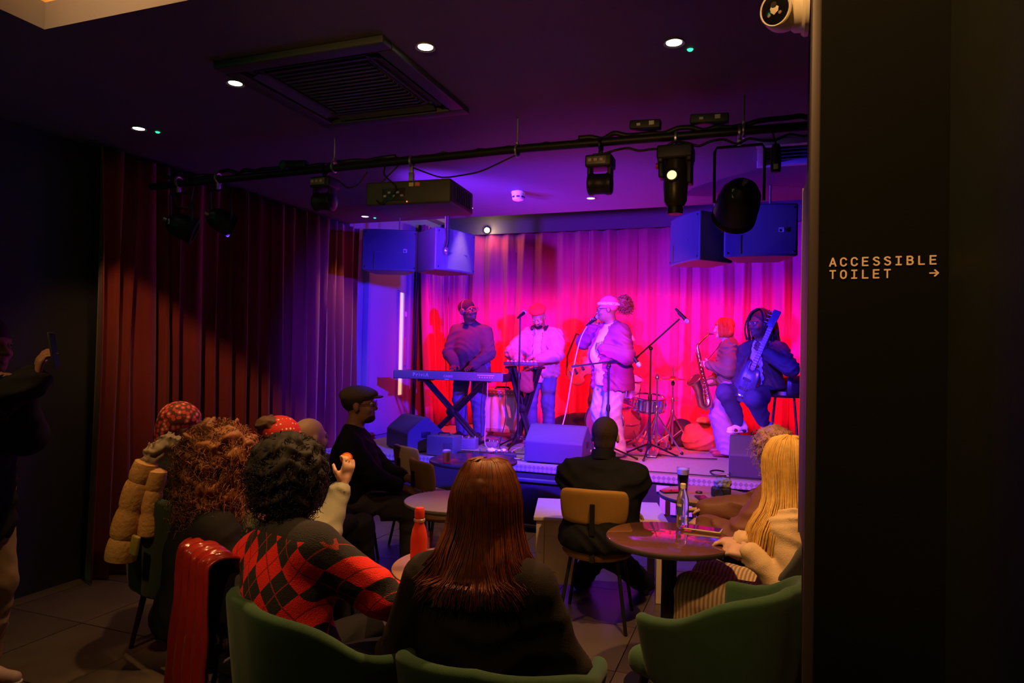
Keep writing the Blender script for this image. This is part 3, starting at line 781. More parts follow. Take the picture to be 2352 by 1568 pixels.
part('base', G().lathe([(.058, 0), (.06, -.012), (.056, -.02)], (0, 0, 0), 28), mat('detector_white', (0.8, 0.8, 0.82), .45), t)
part('dome', G().lathe([(.055, -.02), (.053, -.05), (.045, -.072), (.02, -.08), (.0001, -.081)], (0, 0, 0), 28), mat('detector_white', (0.8, 0.8, 0.82), .45), t)
for k in range(8):
    a = k * math.pi / 4 + .3
    part('sensor_slot', G().box((0.0545, 0, -.050), (.006, .024, .014)), mat('detector_slot', (0.03, 0.03, 0.06), .6), t, rot=(0, 0, a))
t = thing('recess_spot', 'small bright warm spotlight glaring on the board above the back curtain', 'spotlight', (-3.66, 8.88, 3.35))
part('housing', G().lathe([(.0001, .04), (.05, .04), (.05, -.02), (.042, -.025), (.040, .01), (.0001, .01)], (0, 0, 0), 20, (-.35, .85, .25)), m_blackm, t)
part('lamp', G().sphere((.012, -.03, -.008), .036, 12), mat('glare_lamp', (1, .8, .5), .3, emit=(1.0, 0.72, 0.32), es=40), t)
point('recess_spot_lamp', (-3.62, 8.74, 3.32), (1.0, .66, .3), 3.5, .04)
t = thing('ceiling_vent', 'pale edged rectangular vent in the ceiling next to the near wall', 'vent', (0.28, 4.82, H))
g = G()
for a, b_, c, d in ((0, -.24, .66, .05), (0, .24, .66, .05), (-.30, 0, .05, .44), (.30, 0, .05, .44)): g.box((a, b_, -.02), (c, d, .04), bev=.004)
part('frame', g, mat('vent_paint', (0.35, 0.35, 0.37), .5), t)
for i in range(5): part('slat', G().box((0, -.16 + i * .08, -.012), (.56, .05, .006), (R(30), 0, 0)), mat('vent_slat_paint', (0.12, 0.12, 0.13), .5), t)

# wall camera
t = thing('security_camera', 'white turret security camera on the end of the near wall', 'security camera', (0.125, 2.34, 2.74))
m_cw = mat('camera_white', (0.82, 0.74, 0.55), .4)
part('base_plate', G().lathe([(.085, 0), (.085, .012), (.078, .02)], (0, 0, 0), 30, (-1, 0, 0)), m_cw, t)
part('collar', G().lathe([(.072, .018), (.070, .04), (.062, .05)], (0, 0, 0), 30, (-1, 0, 0)), m_cw, t)
hd = part('turret', G().sphere((-.075, -.01, -.005), .064, 18), m_cw, t)
ax = Vector((-.45, -.85, -.22)).normalized(); c = Vector((-.075, -.01, -.005)) + ax * .040
part('face_plate', G().lathe([(.046, .008), (.044, .017), (.030, .021), (.0001, .022)], c, 28, ax), mat('lens_black', (0.008, 0.008, 0.009), .12), hd)
part('face_ring', G().torus(c + ax * .011, .048, .005, ax, 28, 6), m_cw, hd)
up = Vector((0, 0, 1)); sd = ax.cross(up).normalized(); up = sd.cross(ax)
for dx, dz, rr in ((0, .012, .011), (-.018, -.016, .006), (.018, -.016, .006)):
    part('lens' if rr > .01 else 'infrared_led', G().lathe([(rr, 0), (rr * .8, .004), (.0001, .005)], c + ax * .020 + sd * dx + up * dz, 14, ax), mat('lens_glass', (0.05, 0.04, 0.035), .08) if rr > .01 else mat('ir_led', (0.3, 0.22, 0.16), .2), hd)
# ------------------------------------------------------------------ equipment on the stage
m_tolex = mat('wedge_black', (0.055, 0.05, 0.085), .6, bump=(350, .25))
def wedge(x, y, rz, label, w=.56, s=1.0):
    t = thing('stage_monitor', label, 'stage monitor', (x, y, ST), rz, 'wedge monitors on the stage')
    prof = [(0, .012), (0, .20), (.03, .235), (.17, .345), (.22, .35), (.47, .13), (.48, .10), (.48, .012)]
    n = len(prof); g = G()
    vs = [(-w / 2, a * s, b * s) for a, b in prof] + [(w / 2, a * s, b * s) for a, b in prof]
    g.add(vs, [tuple(range(n)), tuple(range(n, 2 * n))[::-1]] + [(i, n + i, n + (i + 1) % n, (i + 1) % n) for i in range(n)])
    o = part('cabinet', g, m_tolex, t); bv = o.modifiers.new('edge', 'BEVEL'); bv.width = .01; bv.segments = 2; bv.limit_method = 'ANGLE'
    a = math.atan2(.22, .25)
    part('grille', G().box((0, .345 * s, .246 * s), (w * .9, .30 * s, .01), (-a, 0, 0)), mat('speaker_grille', (0.11, 0.11, 0.125), .6), t)
    for sx in (-1, 1):
        part('side_handle', G().box((sx * w / 2, .2, .18), (.012, .10, .06), bev=.005), m_blackm, t)
        part('foot', G().box((sx * w * .38, .24, .006), (.03, .42, .012)), m_blackp, t)
    part('cable_socket', G().lathe([(.02, 0), (.02, .012), (.012, .014), (.0001, .014)], (w / 2 + .002, .32, .10), 14, (1, 0, 0)), m_steel, t)
    return t
wedge(-1.80, 6.08, 0, 'black wedge monitor at the middle of the stage front')
wedge(-3.52, 6.22, R(-38), 'black wedge monitor at the left end of the stage front')
wedge(0.03, 6.10, 0, 'black wedge monitor at the right of the stage front beside the blonde audience members')
m_navy = mat('box_dark', (0.09, 0.09, 0.12), .5, bump=(250, .1))
t = thing('equipment_box', 'small dark box with a handle on the stage edge behind the beer glass', 'box', (-2.93, 6.12, ST))
part('body', G().box((0, 0, .105), (.29, .20, .19), bev=.008), m_navy, t)
part('handle', G().tube([(-.06, 0, .20), (-.055, 0, .222), (.055, 0, .222), (.06, 0, .20)], .008, 6), m_blackp, t)
for sx in (-1, 1):
    for sy in (-1, 1): part('foot', G().lathe([(.015, 0), (.013, .012)], (sx * .12, sy * .08, 0), 10), m_blackp, t)
def pedal(x, y, w, d, h, rz, label, m, knobs=3):
    t = thing('effects_pedal', label, 'pedal', (x, y, ST), rz)
    part('body', G().box((0, 0, h / 2), (w, d, h), bev=.008), m, t)
    for k in range(knobs): part('knob', G().lathe([(.012, 0), (.010, .018), (.0001, .019)], (-w * .35 + w * .7 * k / max(1, knobs - 1), d * .22, h), 10), m_steel, t)
    part('footswitch', G().lathe([(.013, 0), (.013, .012), (.0001, .014)], (0, -d * .25, h), 10), m_chrome, t)
    return t
pedal(-2.93, 6.70, .20, .17, .11, R(10), 'bluish effects pedal under the keyboard stand', mat('pedal_blue', (0.16, 0.16, 0.24), .4))
pedal(-2.60, 6.12, .32, .13, .06, R(4), 'long flat black pedal on the stage edge behind the water glass', m_blackp, 0)
pedal(-2.33, 6.22, .22, .16, .06, R(25), 'black pedal with knobs near the middle wedge monitor', m_blackp, 4)
pedal(-2.75, 6.95, .14, .11, .05, R(-8), 'small pedal in front of the guitar amplifier', mat('pedal_grey', (0.25, 0.22, 0.25), .4))
# crumpled white paper
sp = S()
for k in range(9): sp.ell((-2.49 + rng.uniform(-.09, .09), 6.47 + rng.uniform(-.05, .05), ST + .022 + rng.uniform(0, .015)), tuple(rng.uniform(.02, .05, 3) * np.array([1, 1, .6])), .01)
tag(obj('crumpled_paper', sp.mesh(.007, folds(.006, (60, 60, 60))), mat('paper_white', (0.8, 0.78, 0.78), .8)), 'crumpled white paper lying on the stage by the pedals', 'paper')
tag(G().box((-2.70, 6.30, ST + .006), (.62, .045, .012), (0, 0, R(7)), bev=.004).obj('cable_cover', mat('cable_cover_pale', (0.55, 0.5, 0.5), .6), auto=True), 'pale flat cable cover strip on the stage floor', 'cable cover')

# keyboard on an X stand
m_kb = mat('keyboard_shell', (0.20, 0.20, 0.23), .42)
kb = thing('keyboard', 'long stage piano on an X stand with its back to the room', 'keyboard', (-3.285, 6.93, 1.30))
part('body', G().box((0, .10, .045), (1.34, .285, .075), bev=.012).box((0, -.035, .058), (1.34, .03, .095), bev=.008), m_kb, kb)
for sx in (-1, 1): part('end_cap', G().box((sx * .665, .10, .05), (.022, .29, .09), bev=.006), mat('keyboard_black', (0.015, 0.015, 0.018), .4), kb)
kw = G(); kk = G()
for i in range(52):
    x = -.61 + 1.22 * (i + .5) / 52; kw.box((x, .17, .088), (.0215, .14, .012))
    if i % 7 not in (1, 4) and i < 51: kk.box((x + .0117, .135, .098), (.012, .085, .014))
part('white_keys', kw, mat('key_ivory', (0.8, 0.78, 0.74), .3), kb); part('black_keys', kk, mat('key_ebony', (0.01, 0.01, 0.01), .3), kb)
for txt, x, sz, sp_ in (('PriviA', -.42, .060, 1.35), ('CASIO', -.035, .036, 1.1)):
    o = obj('lettering', text_mesh(txt, sz, .0008, .0006, sp_), mat('lettering_silver', (0.72, 0.72, 0.76), .35), kb, (x, -.0515, .040), (R(90), 0, 0))
for i in range(6): part('rear_socket', G().lathe([(.008, 0), (.008, .005), (.0001, .006)], (.40 + i * .030, -.050, .052), 10, (0, -1, 0)), mat('socket_white', (0.7, 0.68, 0.72), .35), kb)
part('socket_strip', G().box((.47, -.0505, .075), (.20, .003, .012)), mat('socket_white', (0.7, 0.68, 0.72), .35), kb)
part('warning_plate', G().box((.005, -.0505, .018), (.05, .002, .008)), mat('lettering_silver', (0.72, 0.72, 0.76), .35), kb)
xs = thing('keyboard_stand', 'black folding X stand under the keyboard', 'stand', (-3.25, 7.0, ST))
for yo in (-.03, .06):
    part('leg_bar', G().tube([(-.36, yo, .70), (.33, yo, .03)], .019, 4), m_blackm, xs)
    part('leg_bar', G().tube([(.36, yo + .045, .70), (-.33, yo + .045, .03)], .019, 4), m_blackm, xs)
part('pivot', G().lathe([(.05, 0), (.05, .02), (.03, .03), (.0001, .03)], (-.01, -.04, .355), 18, (0, -1, 0)), m_blackm, xs)
for sx in (-1, 1):
    part('support_arm', G().tube([(sx * .36, -.16, .70), (sx * .36, .22, .70)], .016, 8), m_blackm, xs)
    part('foot_bar', G().tube([(sx * .33, -.20, .02), (sx * .33, .24, .02)], .018, 8), m_blackm, xs)
    for y in (-.20, .24): part('rubber_foot', G().sphere((sx * .33, y, .021), .021, 10), m_blackp, xs)

# guitar amplifier on castors
am = thing('guitar_amplifier', 'pale cloth fronted guitar amplifier on castors behind the pedals', 'amplifier', (-2.97, 7.82, ST), R(-4))
part('cabinet', G().box((0, 0, .33), (.50, .26, .50), bev=.014), mat('amp_tolex', (0.65, 0.42, 0.28), .6, bump=(300, .2)), am)
part('grille_cloth', G().box((0, -.132, .30), (.44, .01, .38), bev=.003), mat('amp_cloth', (0.85, 0.75, 0.65), .8, var=(8, .3), bump=(500, .4)), am)
cp = part('control_panel', G().box((0, -.125, .535), (.46, .03, .05), (R(-20), 0, 0), bev=.004), mat('amp_panel', (0.35, 0.22, 0.15), .4), am)
for i in range(9): part('knob', G().lathe([(.010, 0), (.008, .014), (.0001, .015)], (-.19 + i * .0475, -.142, .54), 10, (0, -1, .35)), mat('knob_cream', (0.75, 0.65, 0.5), .4), cp)
part('handle', G().tube([(-.10, 0, .58), (-.08, 0, .605), (.08, 0, .605), (.10, 0, .58)], .012, 8), m_blackp, am)
for sx in (-1, 1):
    for sy in (-1, 1):
        part('corner', G().sphere((sx * .245, sy * .125, .57), .018, 8), m_chrome, am)
        cs = part('castor_fork', G().box((sx * .19, sy * .09, .065), (.03, .03, .04), bev=.004), m_steel, am)
        part('castor_wheel', G().lathe([(.032, -.012), (.036, 0), (.032, .012)], (sx * .19, sy * .09, .036), 16, (0, 1, 0)), mat('castor_pink', (0.6, 0.35, 0.3), .5), cs)
part('base_board', G().box((0, 0, .078), (.48, .25, .018), bev=.003), mat('amp_base', (0.45, 0.25, 0.15), .6), am)

# second stand with a small controller
cs = thing('controller_stand', 'narrow black double braced stand under the small controller', 'stand', (-2.48, 7.22, ST))
for yo in (-.05, .05):
    for sx in (-1, 1):
        part('leg_bar', G().tube([(sx * .17, yo, .86), (sx * .03, yo + .02 * sx, .42), (-sx * .10, yo, .03)], .018, 4), m_blackm, cs)
        part('brace_bar', G().tube([(sx * .12, yo * .6, .86), (sx * .02, yo * .6, .50), (-sx * .04, yo * .6, .10)], .013, 4), m_blackm, cs)
for sx in (-1, 1):
    part('support_arm', G().tube([(sx * .17, -.15, .865), (sx * .17, .17, .865)], .015, 8), m_blackm, cs)
    part('foot_bar', G().tube([(sx * .10, -.22, .02), (sx * .10, .22, .02)], .018, 8), m_blackm, cs)
part('pivot', G().lathe([(.045, 0), (.045, .02), (.0001, .03)], (0, -.08, .42), 16, (0, -1, 0)), m_blackm, cs)
ct = thing('controller', 'small pad controller with pale knobs in front of the beret wearer', 'controller', (-2.50, 7.22, ST + .885))
part('body', G().box((0, .02, .022), (.40, .26, .042), bev=.008), mat('controller_shell', (0.10, 0.08, 0.09), .4), ct)
for i in range(8): part('knob', G().lathe([(.011, 0), (.009, .018), (.0001, .019)], (-.16 + i * .046, -.07, .043), 10), mat('knob_pale', (0.75, 0.7, 0.75), .4), ct)
for i in range(4):
    for j in range(2): part('pad', G().box((-.12 + i * .08, .0 + j * .07, .046), (.055, .055, .008), bev=.003), mat('pad_pink', (0.7, 0.45, 0.5), .5), ct)
t = thing('sheet_bag', 'dark cloth pouch hanging under the small controller', 'pouch', (-2.42, 7.10, ST + .62))
sp = S().box((0, 0, .10), (.075, .03, .11), .025).ell((0.01, -.01, .03), (.08, .04, .06), .03)
obj('pouch_body', sp.mesh(.008, folds(.005, (30, 30, 40))), mat('pouch_cloth', (0.25, 0.06, 0.05), .7), t)
part('strap', G().tube([(-.05, 0, .2), (-.03, 0, .245), (.03, 0, .245), (.05, 0, .2)], .006, 6), m_cable, t)

# microphone stands
m_mic = mat('mic_grille', (0.72, 0.70, 0.74), .35, .8, bump=(600, .5))
def microphone(name, pos, ax, label, parent=None, loose=True):
    a = Vector(ax).normalized()
    t = thing(name, label, 'microphone', pos) if parent is None else parent
    o = Vector((0, 0, 0)) if parent is None else Vector(pos)
    part('mic_body', G().lathe([(.010, -.15), (.012, -.14), (.019, -.02), (.021, 0)], o, 14, a), m_blackm, t)
    part('mic_grille', G().lathe([(.021, 0), (.026, .012), (.026, .03), (.018, .046), (.0001, .05)], o, 16, a), m_mic, t)
    return t
def mic_stand(x, y, base, top, label, boom=None, mic=None, legs=.30, rz=0):
    t = thing('microphone_stand', label, 'microphone stand', (x, y, base), rz)
    part('pole', G().tube([(0, 0, .10), (0, 0, top * .55)], .013, 10).tube([(0, 0, top * .55), (0, 0, top)], .009, 10), m_blackm, t)
    part('height_clutch', G().lathe([(.02, -.03), (.022, 0), (.016, .035)], (0, 0, top * .55), 12), m_blackm, t)
    for k in range(3):
        a = k * 2 * math.pi / 3 + .5
        lg = part('leg', G().tube([(0, 0, .14), (math.cos(a) * legs, math.sin(a) * legs, .012)], .009, 8), m_blackm, t)
        part('rubber_foot', G().sphere((math.cos(a) * legs, math.sin(a) * legs, .013), .014, 8), m_blackp, lg)
    part('leg_collar', G().lathe([(.022, .10), (.024, .13), (.02, .16)], (0, 0, 0), 12), m_blackm, t)
    if boom:
        part('boom_arm', G().tube([boom[0], boom[1]], .009, 8), m_blackm, t)
        part('boom_pivot', G().sphere((0, 0, top), .022, 10), m_blackm, t)
        part('counterweight', G().tube([boom[0], Vector(boom[0]).lerp(Vector(boom[1]), .12)], .014, 8), m_blackp, t)
    if mic:
        part('mic_clip', G().tube([mic[0], Vector(mic[0]) - Vector(mic[1]).normalized() * .05], .016, 8), m_blackp, t)
    return t
mic_stand(-1.40, 6.60, ST, .92, 'black boom microphone stand standing before the singer', ((-.38, 0, .90), (.20, 0, .99)), ((.24, -.01, 1.0), (.45, 0, -.6)))
microphone('stand_microphone', (-1.12, 6.59, 1.555), (.45, -.05, -.60), 'microphone pointing down at the end of the boom before the singer')
mic_stand(-1.055, 6.98, ST, 1.10, 'tall boom microphone stand reaching over the drums', ((-.18, 0, .97), (.28, 0, 1.40)), ((.30, 0, 1.43), (.6, 0, -.6)))
microphone('overhead_microphone', (-.717, 6.98, 1.995), (.55, 0, -.60), 'slim overhead microphone at the top of the tall drum boom')
mic_stand(-2.43, 6.88, ST, 1.42, 'straight black microphone stand before the beret wearer', None, ((0.01, .02, 1.44), (0, 1, .3)))
microphone('stand_microphone', (-2.41, 6.93, 2.055), (.1, .8, .35), 'microphone on the straight stand before the beret wearer')

# drum kit: each drum and stand is its own thing
m_shell = mat('drum_shell_pink', (0.72, 0.60, 0.62), .25, .1); m_head = mat('drum_head', (0.85, 0.83, 0.82), .5)
def drum(name, c, ax, r, depth, label, lugs=8, shell=m_shell):
    t = thing(name, label, 'drum', c)
    a = Vector(ax).normalized(); o = a.orthogonal().normalized(); w = a.cross(o)
    part('shell', G().lathe([(r * .97, -depth / 2), (r * .97, depth / 2)], (0, 0, 0), 36, a), shell, t)
    for sgn in (-1, 1):
        part('hoop', G().torus(a * sgn * depth / 2, r, .011, a, 36, 8), m_chrome, t)
        part('drum_head', G().lathe([(r * .96, 0), (.0001, .004)], a * sgn * (depth / 2 - .004), 36, a * sgn), m_head, t)
    for k in range(lugs):
        an = 2 * math.pi * k / lugs; d = o * math.cos(an) + w * math.sin(an)
        part('lug', G().tube([d * r * 1.01 - a * depth * .38, d * r * 1.01 + a * depth * .38], .006, 6).tube([d * r * 1.02 - a * depth * .12, d * r * 1.02 + a * depth * .12], .012, 6), m_chrome, t)
    return t
kd = drum('bass_drum', (-1.56, 7.62, ST + .275), (-.42, -1, 0), .255, .34, 'pale bass drum with a white head behind the singer', 8, mat('drum_shell_red', (0.55, 0.16, 0.14), .25, .1))
for sx in (-1, 1): part('spur', G().tube([(sx * .24, -.05, -.08), (sx * .33, -.20, -.265)], .009, 6), m_chrome, kd)
drum('snare_drum', (-1.15, 7.55, 1.105), (.08, -.15, 1), .175, .14, 'chrome snare drum on its stand right of the singer', 10, m_chrome)
drum('rack_tom', (-1.42, 7.72, 1.28), (.25, -.25, 1), .15, .20, 'small pale tom drum mostly hidden by the singer', 6)
def tripod(name, label, x, y, base, top, spread, m, yz=.42):
    t = thing(name, label, 'drum stand', (x, y, base))
    part('pole', G().tube([(0, 0, .05), (0, 0, top * .6)], .014, 10).tube([(0, 0, top * .6), (0, 0, top)], .010, 10), m, t)
    part('wing_clutch', G().lathe([(.018, -.025), (.024, 0), (.018, .025)], (0, 0, top * .6), 12).box((.03, 0, top * .6), (.035, .006, .016)), m, t)
    for k in range(3):
        a = k * 2 * math.pi / 3 + .35; c, s_ = math.cos(a), math.sin(a)
        lg = part('leg', G().tube([(0, 0, yz), (c * spread, s_ * spread, .015)], .010, 6), m, t)
        part('brace', G().tube([(0, 0, .12), (c * spread * .52, s_ * spread * .52, .215 if yz > .3 else .12)], .007, 6), m, lg)
        part('rubber_foot', G().sphere((c * spread, s_ * spread, .018), .018, 8), m_blackp, lg)
    part('leg_collar', G().lathe([(.022, yz - .025), (.024, yz), (.02, yz + .03)], (0, 0, 0), 12), m, t)
    return t
m_ch2 = mat('stand_chrome', (0.7, 0.66, 0.68), .2, .95)
sst = tripod('snare_stand', 'chrome tripod stand carrying the snare drum', -1.15, 7.55, ST, .43, .24, m_ch2, .30)
for k in range(3):
    a = k * 2 * math.pi / 3; part('basket_arm', G().tube([(0, 0, .41), (math.cos(a) * .17, math.sin(a) * .17, .42)], .008, 6), m_ch2, sst)
hh = tripod('hihat_stand', 'chrome hi-hat stand with a foot pedal right of the snare drum', -1.02, 7.22, ST, .80, .27, m_ch2)
part('pedal_plate', G().box((0, -.16, .045), (.09, .28, .012), (R(12), 0, 0), bev=.004), m_ch2, hh)
part('top_felt', G().lathe([(.02, 0), (.026, .02), (.018, .04), (.012, .06)], (0, 0, .78), 12), m_ch2, hh)
cy = tripod('cymbal_stand', 'slim cymbal stand holding one flat brass cymbal', -0.925, 7.78, ST, .90, .22, m_ch2, .40)
part('stand_tilter', G().lathe([(.016, 0), (.022, .03), (.012, .05)], (0, 0, .70), 12), m_blackp, cy)
cm = tag(G().lathe([(.006, .03), (.03, .028), (.04, .012), (.10, .004), (.175, -.006), (.174, -.008), (.10, .002), (.04, .010), (.006, .024)], (-.925, 7.78, ST + .775), 40).obj('cymbal', mat('brass', (0.75, 0.50, 0.16), .28, .95)), 'flat brass cymbal seen edge on above the drum stands', 'cymbal')

# soft bags and clothing heaped at the foot of the curtain
def soft(name, label, c, blobs, m, seed, cat='bag', amp=.012, fr=(24, 24, 30)):
    sp = S()
    for p, rr in blobs: sp.ell(p, rr, .05)
    sp.half((0, 0, 0.002), (0, 0, -1))
    t = tag(obj(name, sp.mesh(.011, folds(amp, fr, seed)), m, None, c), label, cat)
    return t
m_bagr = mat('bag_red_cloth', (0.45, 0.12, 0.08), .75, var=(20, .4)); m_bagd = mat('bag_dark_cloth', (0.05, 0.035, 0.04), .7)
soft('duffel_bag', 'red crumpled bag on the stage floor beside the saxophonist', (-.62, 7.80, ST), [((0, 0, .10), (.20, .14, .14)), ((-.08, 0, .2), (.10, .08, .10))], m_bagr, 2)
soft('rucksack', 'dark rucksack slumped behind the red bag', (-.86, 8.10, ST), [((0, 0, .13), (.16, .14, .18)), ((.05, -.05, .06), (.14, .12, .09))], m_bagd, 3)
soft('coat_heap', 'heap of reddish clothes at the foot of the back curtain', (-.50, 8.20, ST), [((0, 0, .12), (.22, .16, .15)), ((.12, 0, .22), (.12, .10, .12)), ((-.12, .02, .18), (.10, .1, .1))], m_bagr, 4, 'clothes')
soft('folded_cloth', 'small pale folded cloth on top of the clothes heap', (-.62, 8.12, ST + .27), [((0, 0, .02), (.08, .07, .05))], mat('pale_cloth', (0.6, 0.45, 0.35), .8), 5, 'cloth', .004)
soft('instrument_case', 'dark instrument case lying behind the guitar amplifier', (-2.1, 8.45, ST), [((0, 0, .13), (.42, .14, .16))], m_bagd, 6, 'case', .004)

# bar stool with a low padded back
bs = thing('bar_stool', 'black padded bar stool with a low curved back at the right edge of the stage', 'stool', (0.22, 7.28, ST), R(8))
part('seat', G().lathe([(.0001, .80), (.16, .80), (.19, .785), (.195, .75), (.17, .725), (.0001, .72)], (0, 0, -.08), 28), mat('stool_leather', (0.03, 0.028, 0.03), .35), bs)
bk = []
for z in (.70, .76, .82, .86): bk.append(z)
g = G(); vs = []; n = 14
for j, z in enumerate((.66, .70, .80, .84)):
    for i in range(n + 1):
        a = R(-35 + 190 * i / n) - R(60); rr = .205 + (.012 if j in (1, 2) else 0); vs.append((rr * math.cos(a), rr * math.sin(a), z + .02 * math.sin(math.pi * i / n)))
g.add(vs, [(j * (n + 1) + i, j * (n + 1) + i + 1, (j + 1) * (n + 1) + i + 1, (j + 1) * (n + 1) + i) for j in range(3) for i in range(n)], True)
o = part('backrest', g, mat('stool_leather', (0.03, 0.028, 0.03), .35), bs); sm = o.modifiers.new('pad', 'SOLIDIFY'); sm.thickness = .035; sm.offset = 0
for k in range(4):
    a = k * math.pi / 2 + .6; part('leg', G().tube([(math.cos(a) * .12, math.sin(a) * .12, .66), (math.cos(a) * .20, math.sin(a) * .20, .01)], .012, 8), m_chrome, bs)
part('footrest', G().torus((0, 0, .25), .175, .009, (0, 0, 1), 24, 6), m_chrome, bs)

# cables lying on the stage
def floor_cable(pts, label, r=.006, m=m_cable):
    P = []
    pts = [Vector(p) for p in pts]
    for i in range(len(pts) - 1):
        for k in range(8): P.append(pts[i].lerp(pts[i + 1], k / 8))
    P.append(pts[-1])
    for _ in range(14): P = [P[0]] + [(P[i - 1] + P[i] * 2 + P[i + 1]) / 4 for i in range(1, len(P) - 1)] + [P[-1]]
    return tag(G().tube(P, r, 6).obj('cable', m), label, 'cable')
z = ST + .014
m_cw2 = mat('cable_pale', (0.6, 0.5, 0.6), .5)
floor_cable([(-2.05, 6.2, z), (-2.3, 6.05, z), (-2.2, 6.3, z), (-2.5, 6.4, z), (-2.1, 6.55, z), (-1.95, 6.35, z)], 'tangled black cable left of the middle wedge monitor')
floor_cable([(-2.1, 6.15, z), (-2.25, 6.18, z), (-2.4, 6.5, z), (-2.3, 6.7, z + .05), (-2.36, 6.85, z)], 'pale cable curling up from the floor left of the middle wedge', .006, m_cw2)
floor_cable([(-1.45, 6.10, z), (-1.2, 6.05, z), (-.95, 6.10, z), (-1.1, 6.2, z), (-.9, 6.22, z), (-1.15, 6.3, z), (-1.4, 6.2, z)], 'black cable coils on the stage edge right of the middle wedge')
floor_cable([(-1.3, 6.0, z), (-.8, 6.06, z), (-.3, 6.06, z), (.3, 6.06, z)], 'straight black cable along the right part of the stage edge')
floor_cable([(-1.4, 7.0, z), (-1.1, 6.95, z), (-.9, 7.1, z), (-1.1, 7.2, z), (-.7, 7.0, z), (-.4, 7.1, z)], 'black cable winding around the drum stand feet')
floor_cable([(-.30, 6.35, z), (-.36, 6.28, z + .02), (-.42, 6.18, z + .02), (-.36, 6.08, z), (-.27, 6.12, z)], 'black cable looping beside the right wedge monitor', .008)
floor_cable([(-2.80, 6.9, 1.30), (-2.78, 6.86, 1.1), (-2.80, 6.86, .8), (-2.78, 6.8, z), (-2.6, 6.6, z), (-2.4, 6.4, z)], 'cable falling from the keyboard sockets to the stage floor', .005, m_cw2)
floor_cable([(-2.84, 6.9, 1.30), (-2.86, 6.85, 1.0), (-2.83, 6.86, .7), (-2.9, 6.75, z)], 'second cable falling from the keyboard sockets', .004)
floor_cable([(-2.62, 7.1, 1.46), (-2.66, 7.06, 1.2), (-2.62, 7.05, .9), (-2.66, 6.9, z), (-2.5, 6.6, z)], 'cable hanging from the small controller to the floor', .005)
floor_cable([(-3.52, 6.75, z), (-3.3, 6.55, z), (-3.1, 6.62, z), (-3.0, 6.62, z)], 'black cable leading from the left wedge to the pedals')
# ------------------------------------------------------------------ tables and chairs of the audience
m_green = mat('green_velvet', (0.025, 0.075, 0.028), .9, var=(12, .25), bump=(400, .2), sheen=.12)
m_dgreen = mat('dark_green_velvet', (0.022, 0.042, 0.026), .85, bump=(400, .2), sheen=.1)
m_charc = mat('charcoal_fabric', (0.035, 0.038, 0.042), .85, bump=(400, .2), sheen=.3)
def tub_chair(x, y, face, label, m, top=.80, arm=.66, rad=.285, seat_z=.46, span=118):
    """upholstered tub chair; face = direction the sitter looks, in degrees"""
    t = thing('tub_chair', label, 'chair', (x, y, 0.006), R(face - 90))
    n, rows = 30, 7; vs = []
    for j in range(rows + 1):
        v = j / rows
        for i in range(n + 1):
            u = -1 + 2 * i / n; a = R(-90 + u * span)
            k = abs(u)
            ease = 1 / (1 + math.exp(-(k - .58) * 12))
            tz = top - (top - arm) * ease - .02 * k
            bz = .36 + .10 * max(0, k - .55)
            z = bz + (tz - bz) * v
            rr = rad * (.86 + .16 * v ** .8) * (1 + .10 * max(0, k - .6) * v)
            sq = 1.0 + .10 * abs(math.sin(2 * a))
            vs.append((rr * sq * math.cos(a) * 1.02, rr * sq * math.sin(a) + .02, z))
    g = G(); g.add(vs, [(j * (n + 1) + i, j * (n + 1) + i + 1, (j + 1) * (n + 1) + i + 1, (j + 1) * (n + 1) + i) for j in range(rows) for i in range(n)], True)
    o = part('shell_back', g, m, t)
    sm = o.modifiers.new('pad', 'SOLIDIFY'); sm.thickness = .05; sm.offset = 0
    bv = o.modifiers.new('round', 'BEVEL'); bv.width = .022; bv.segments = 3; bv.limit_method = 'ANGLE'; bv.angle_limit = R(40)
    sp = S().box((0, .06, seat_z - .05), (.225, .24, .055), .05, .02)
    obj('seat', sp.mesh(.012), m, t)
    for sx in (-1, 1):
        for sy in (-1, 1): part('leg', G().tube([(sx * .17, .05 + sy * .17, .40), (sx * .23, .05 + sy * .23, .004)], [.019, .012], 8), m_blackm, t)
    part('under_frame', G().box((0, .05, .39), (.36, .38, .03), bev=.005), m_blackm, t)
    return t
tub_chair(-0.13, 2.78, 150, 'empty green tub chair near the wall, seen from its side', m_green, .80, .67)
tub_chair(-1.42, 2.03, 64, 'green tub chair under the person in the argyle jumper', m_green, .80, .64)
tub_chair(-0.77, 2.06, 95, 'green tub chair under the red haired person in front', m_green, .72, .64)
tub_chair(-2.86, 2.85, 70, 'dark green tub chair under the person in the floral headscarf', m_dgreen, .88, .70)
tub_chair(0.10, 3.49, 172, 'charcoal high backed chair under the long haired blonde person', m_charc, .98, .62)

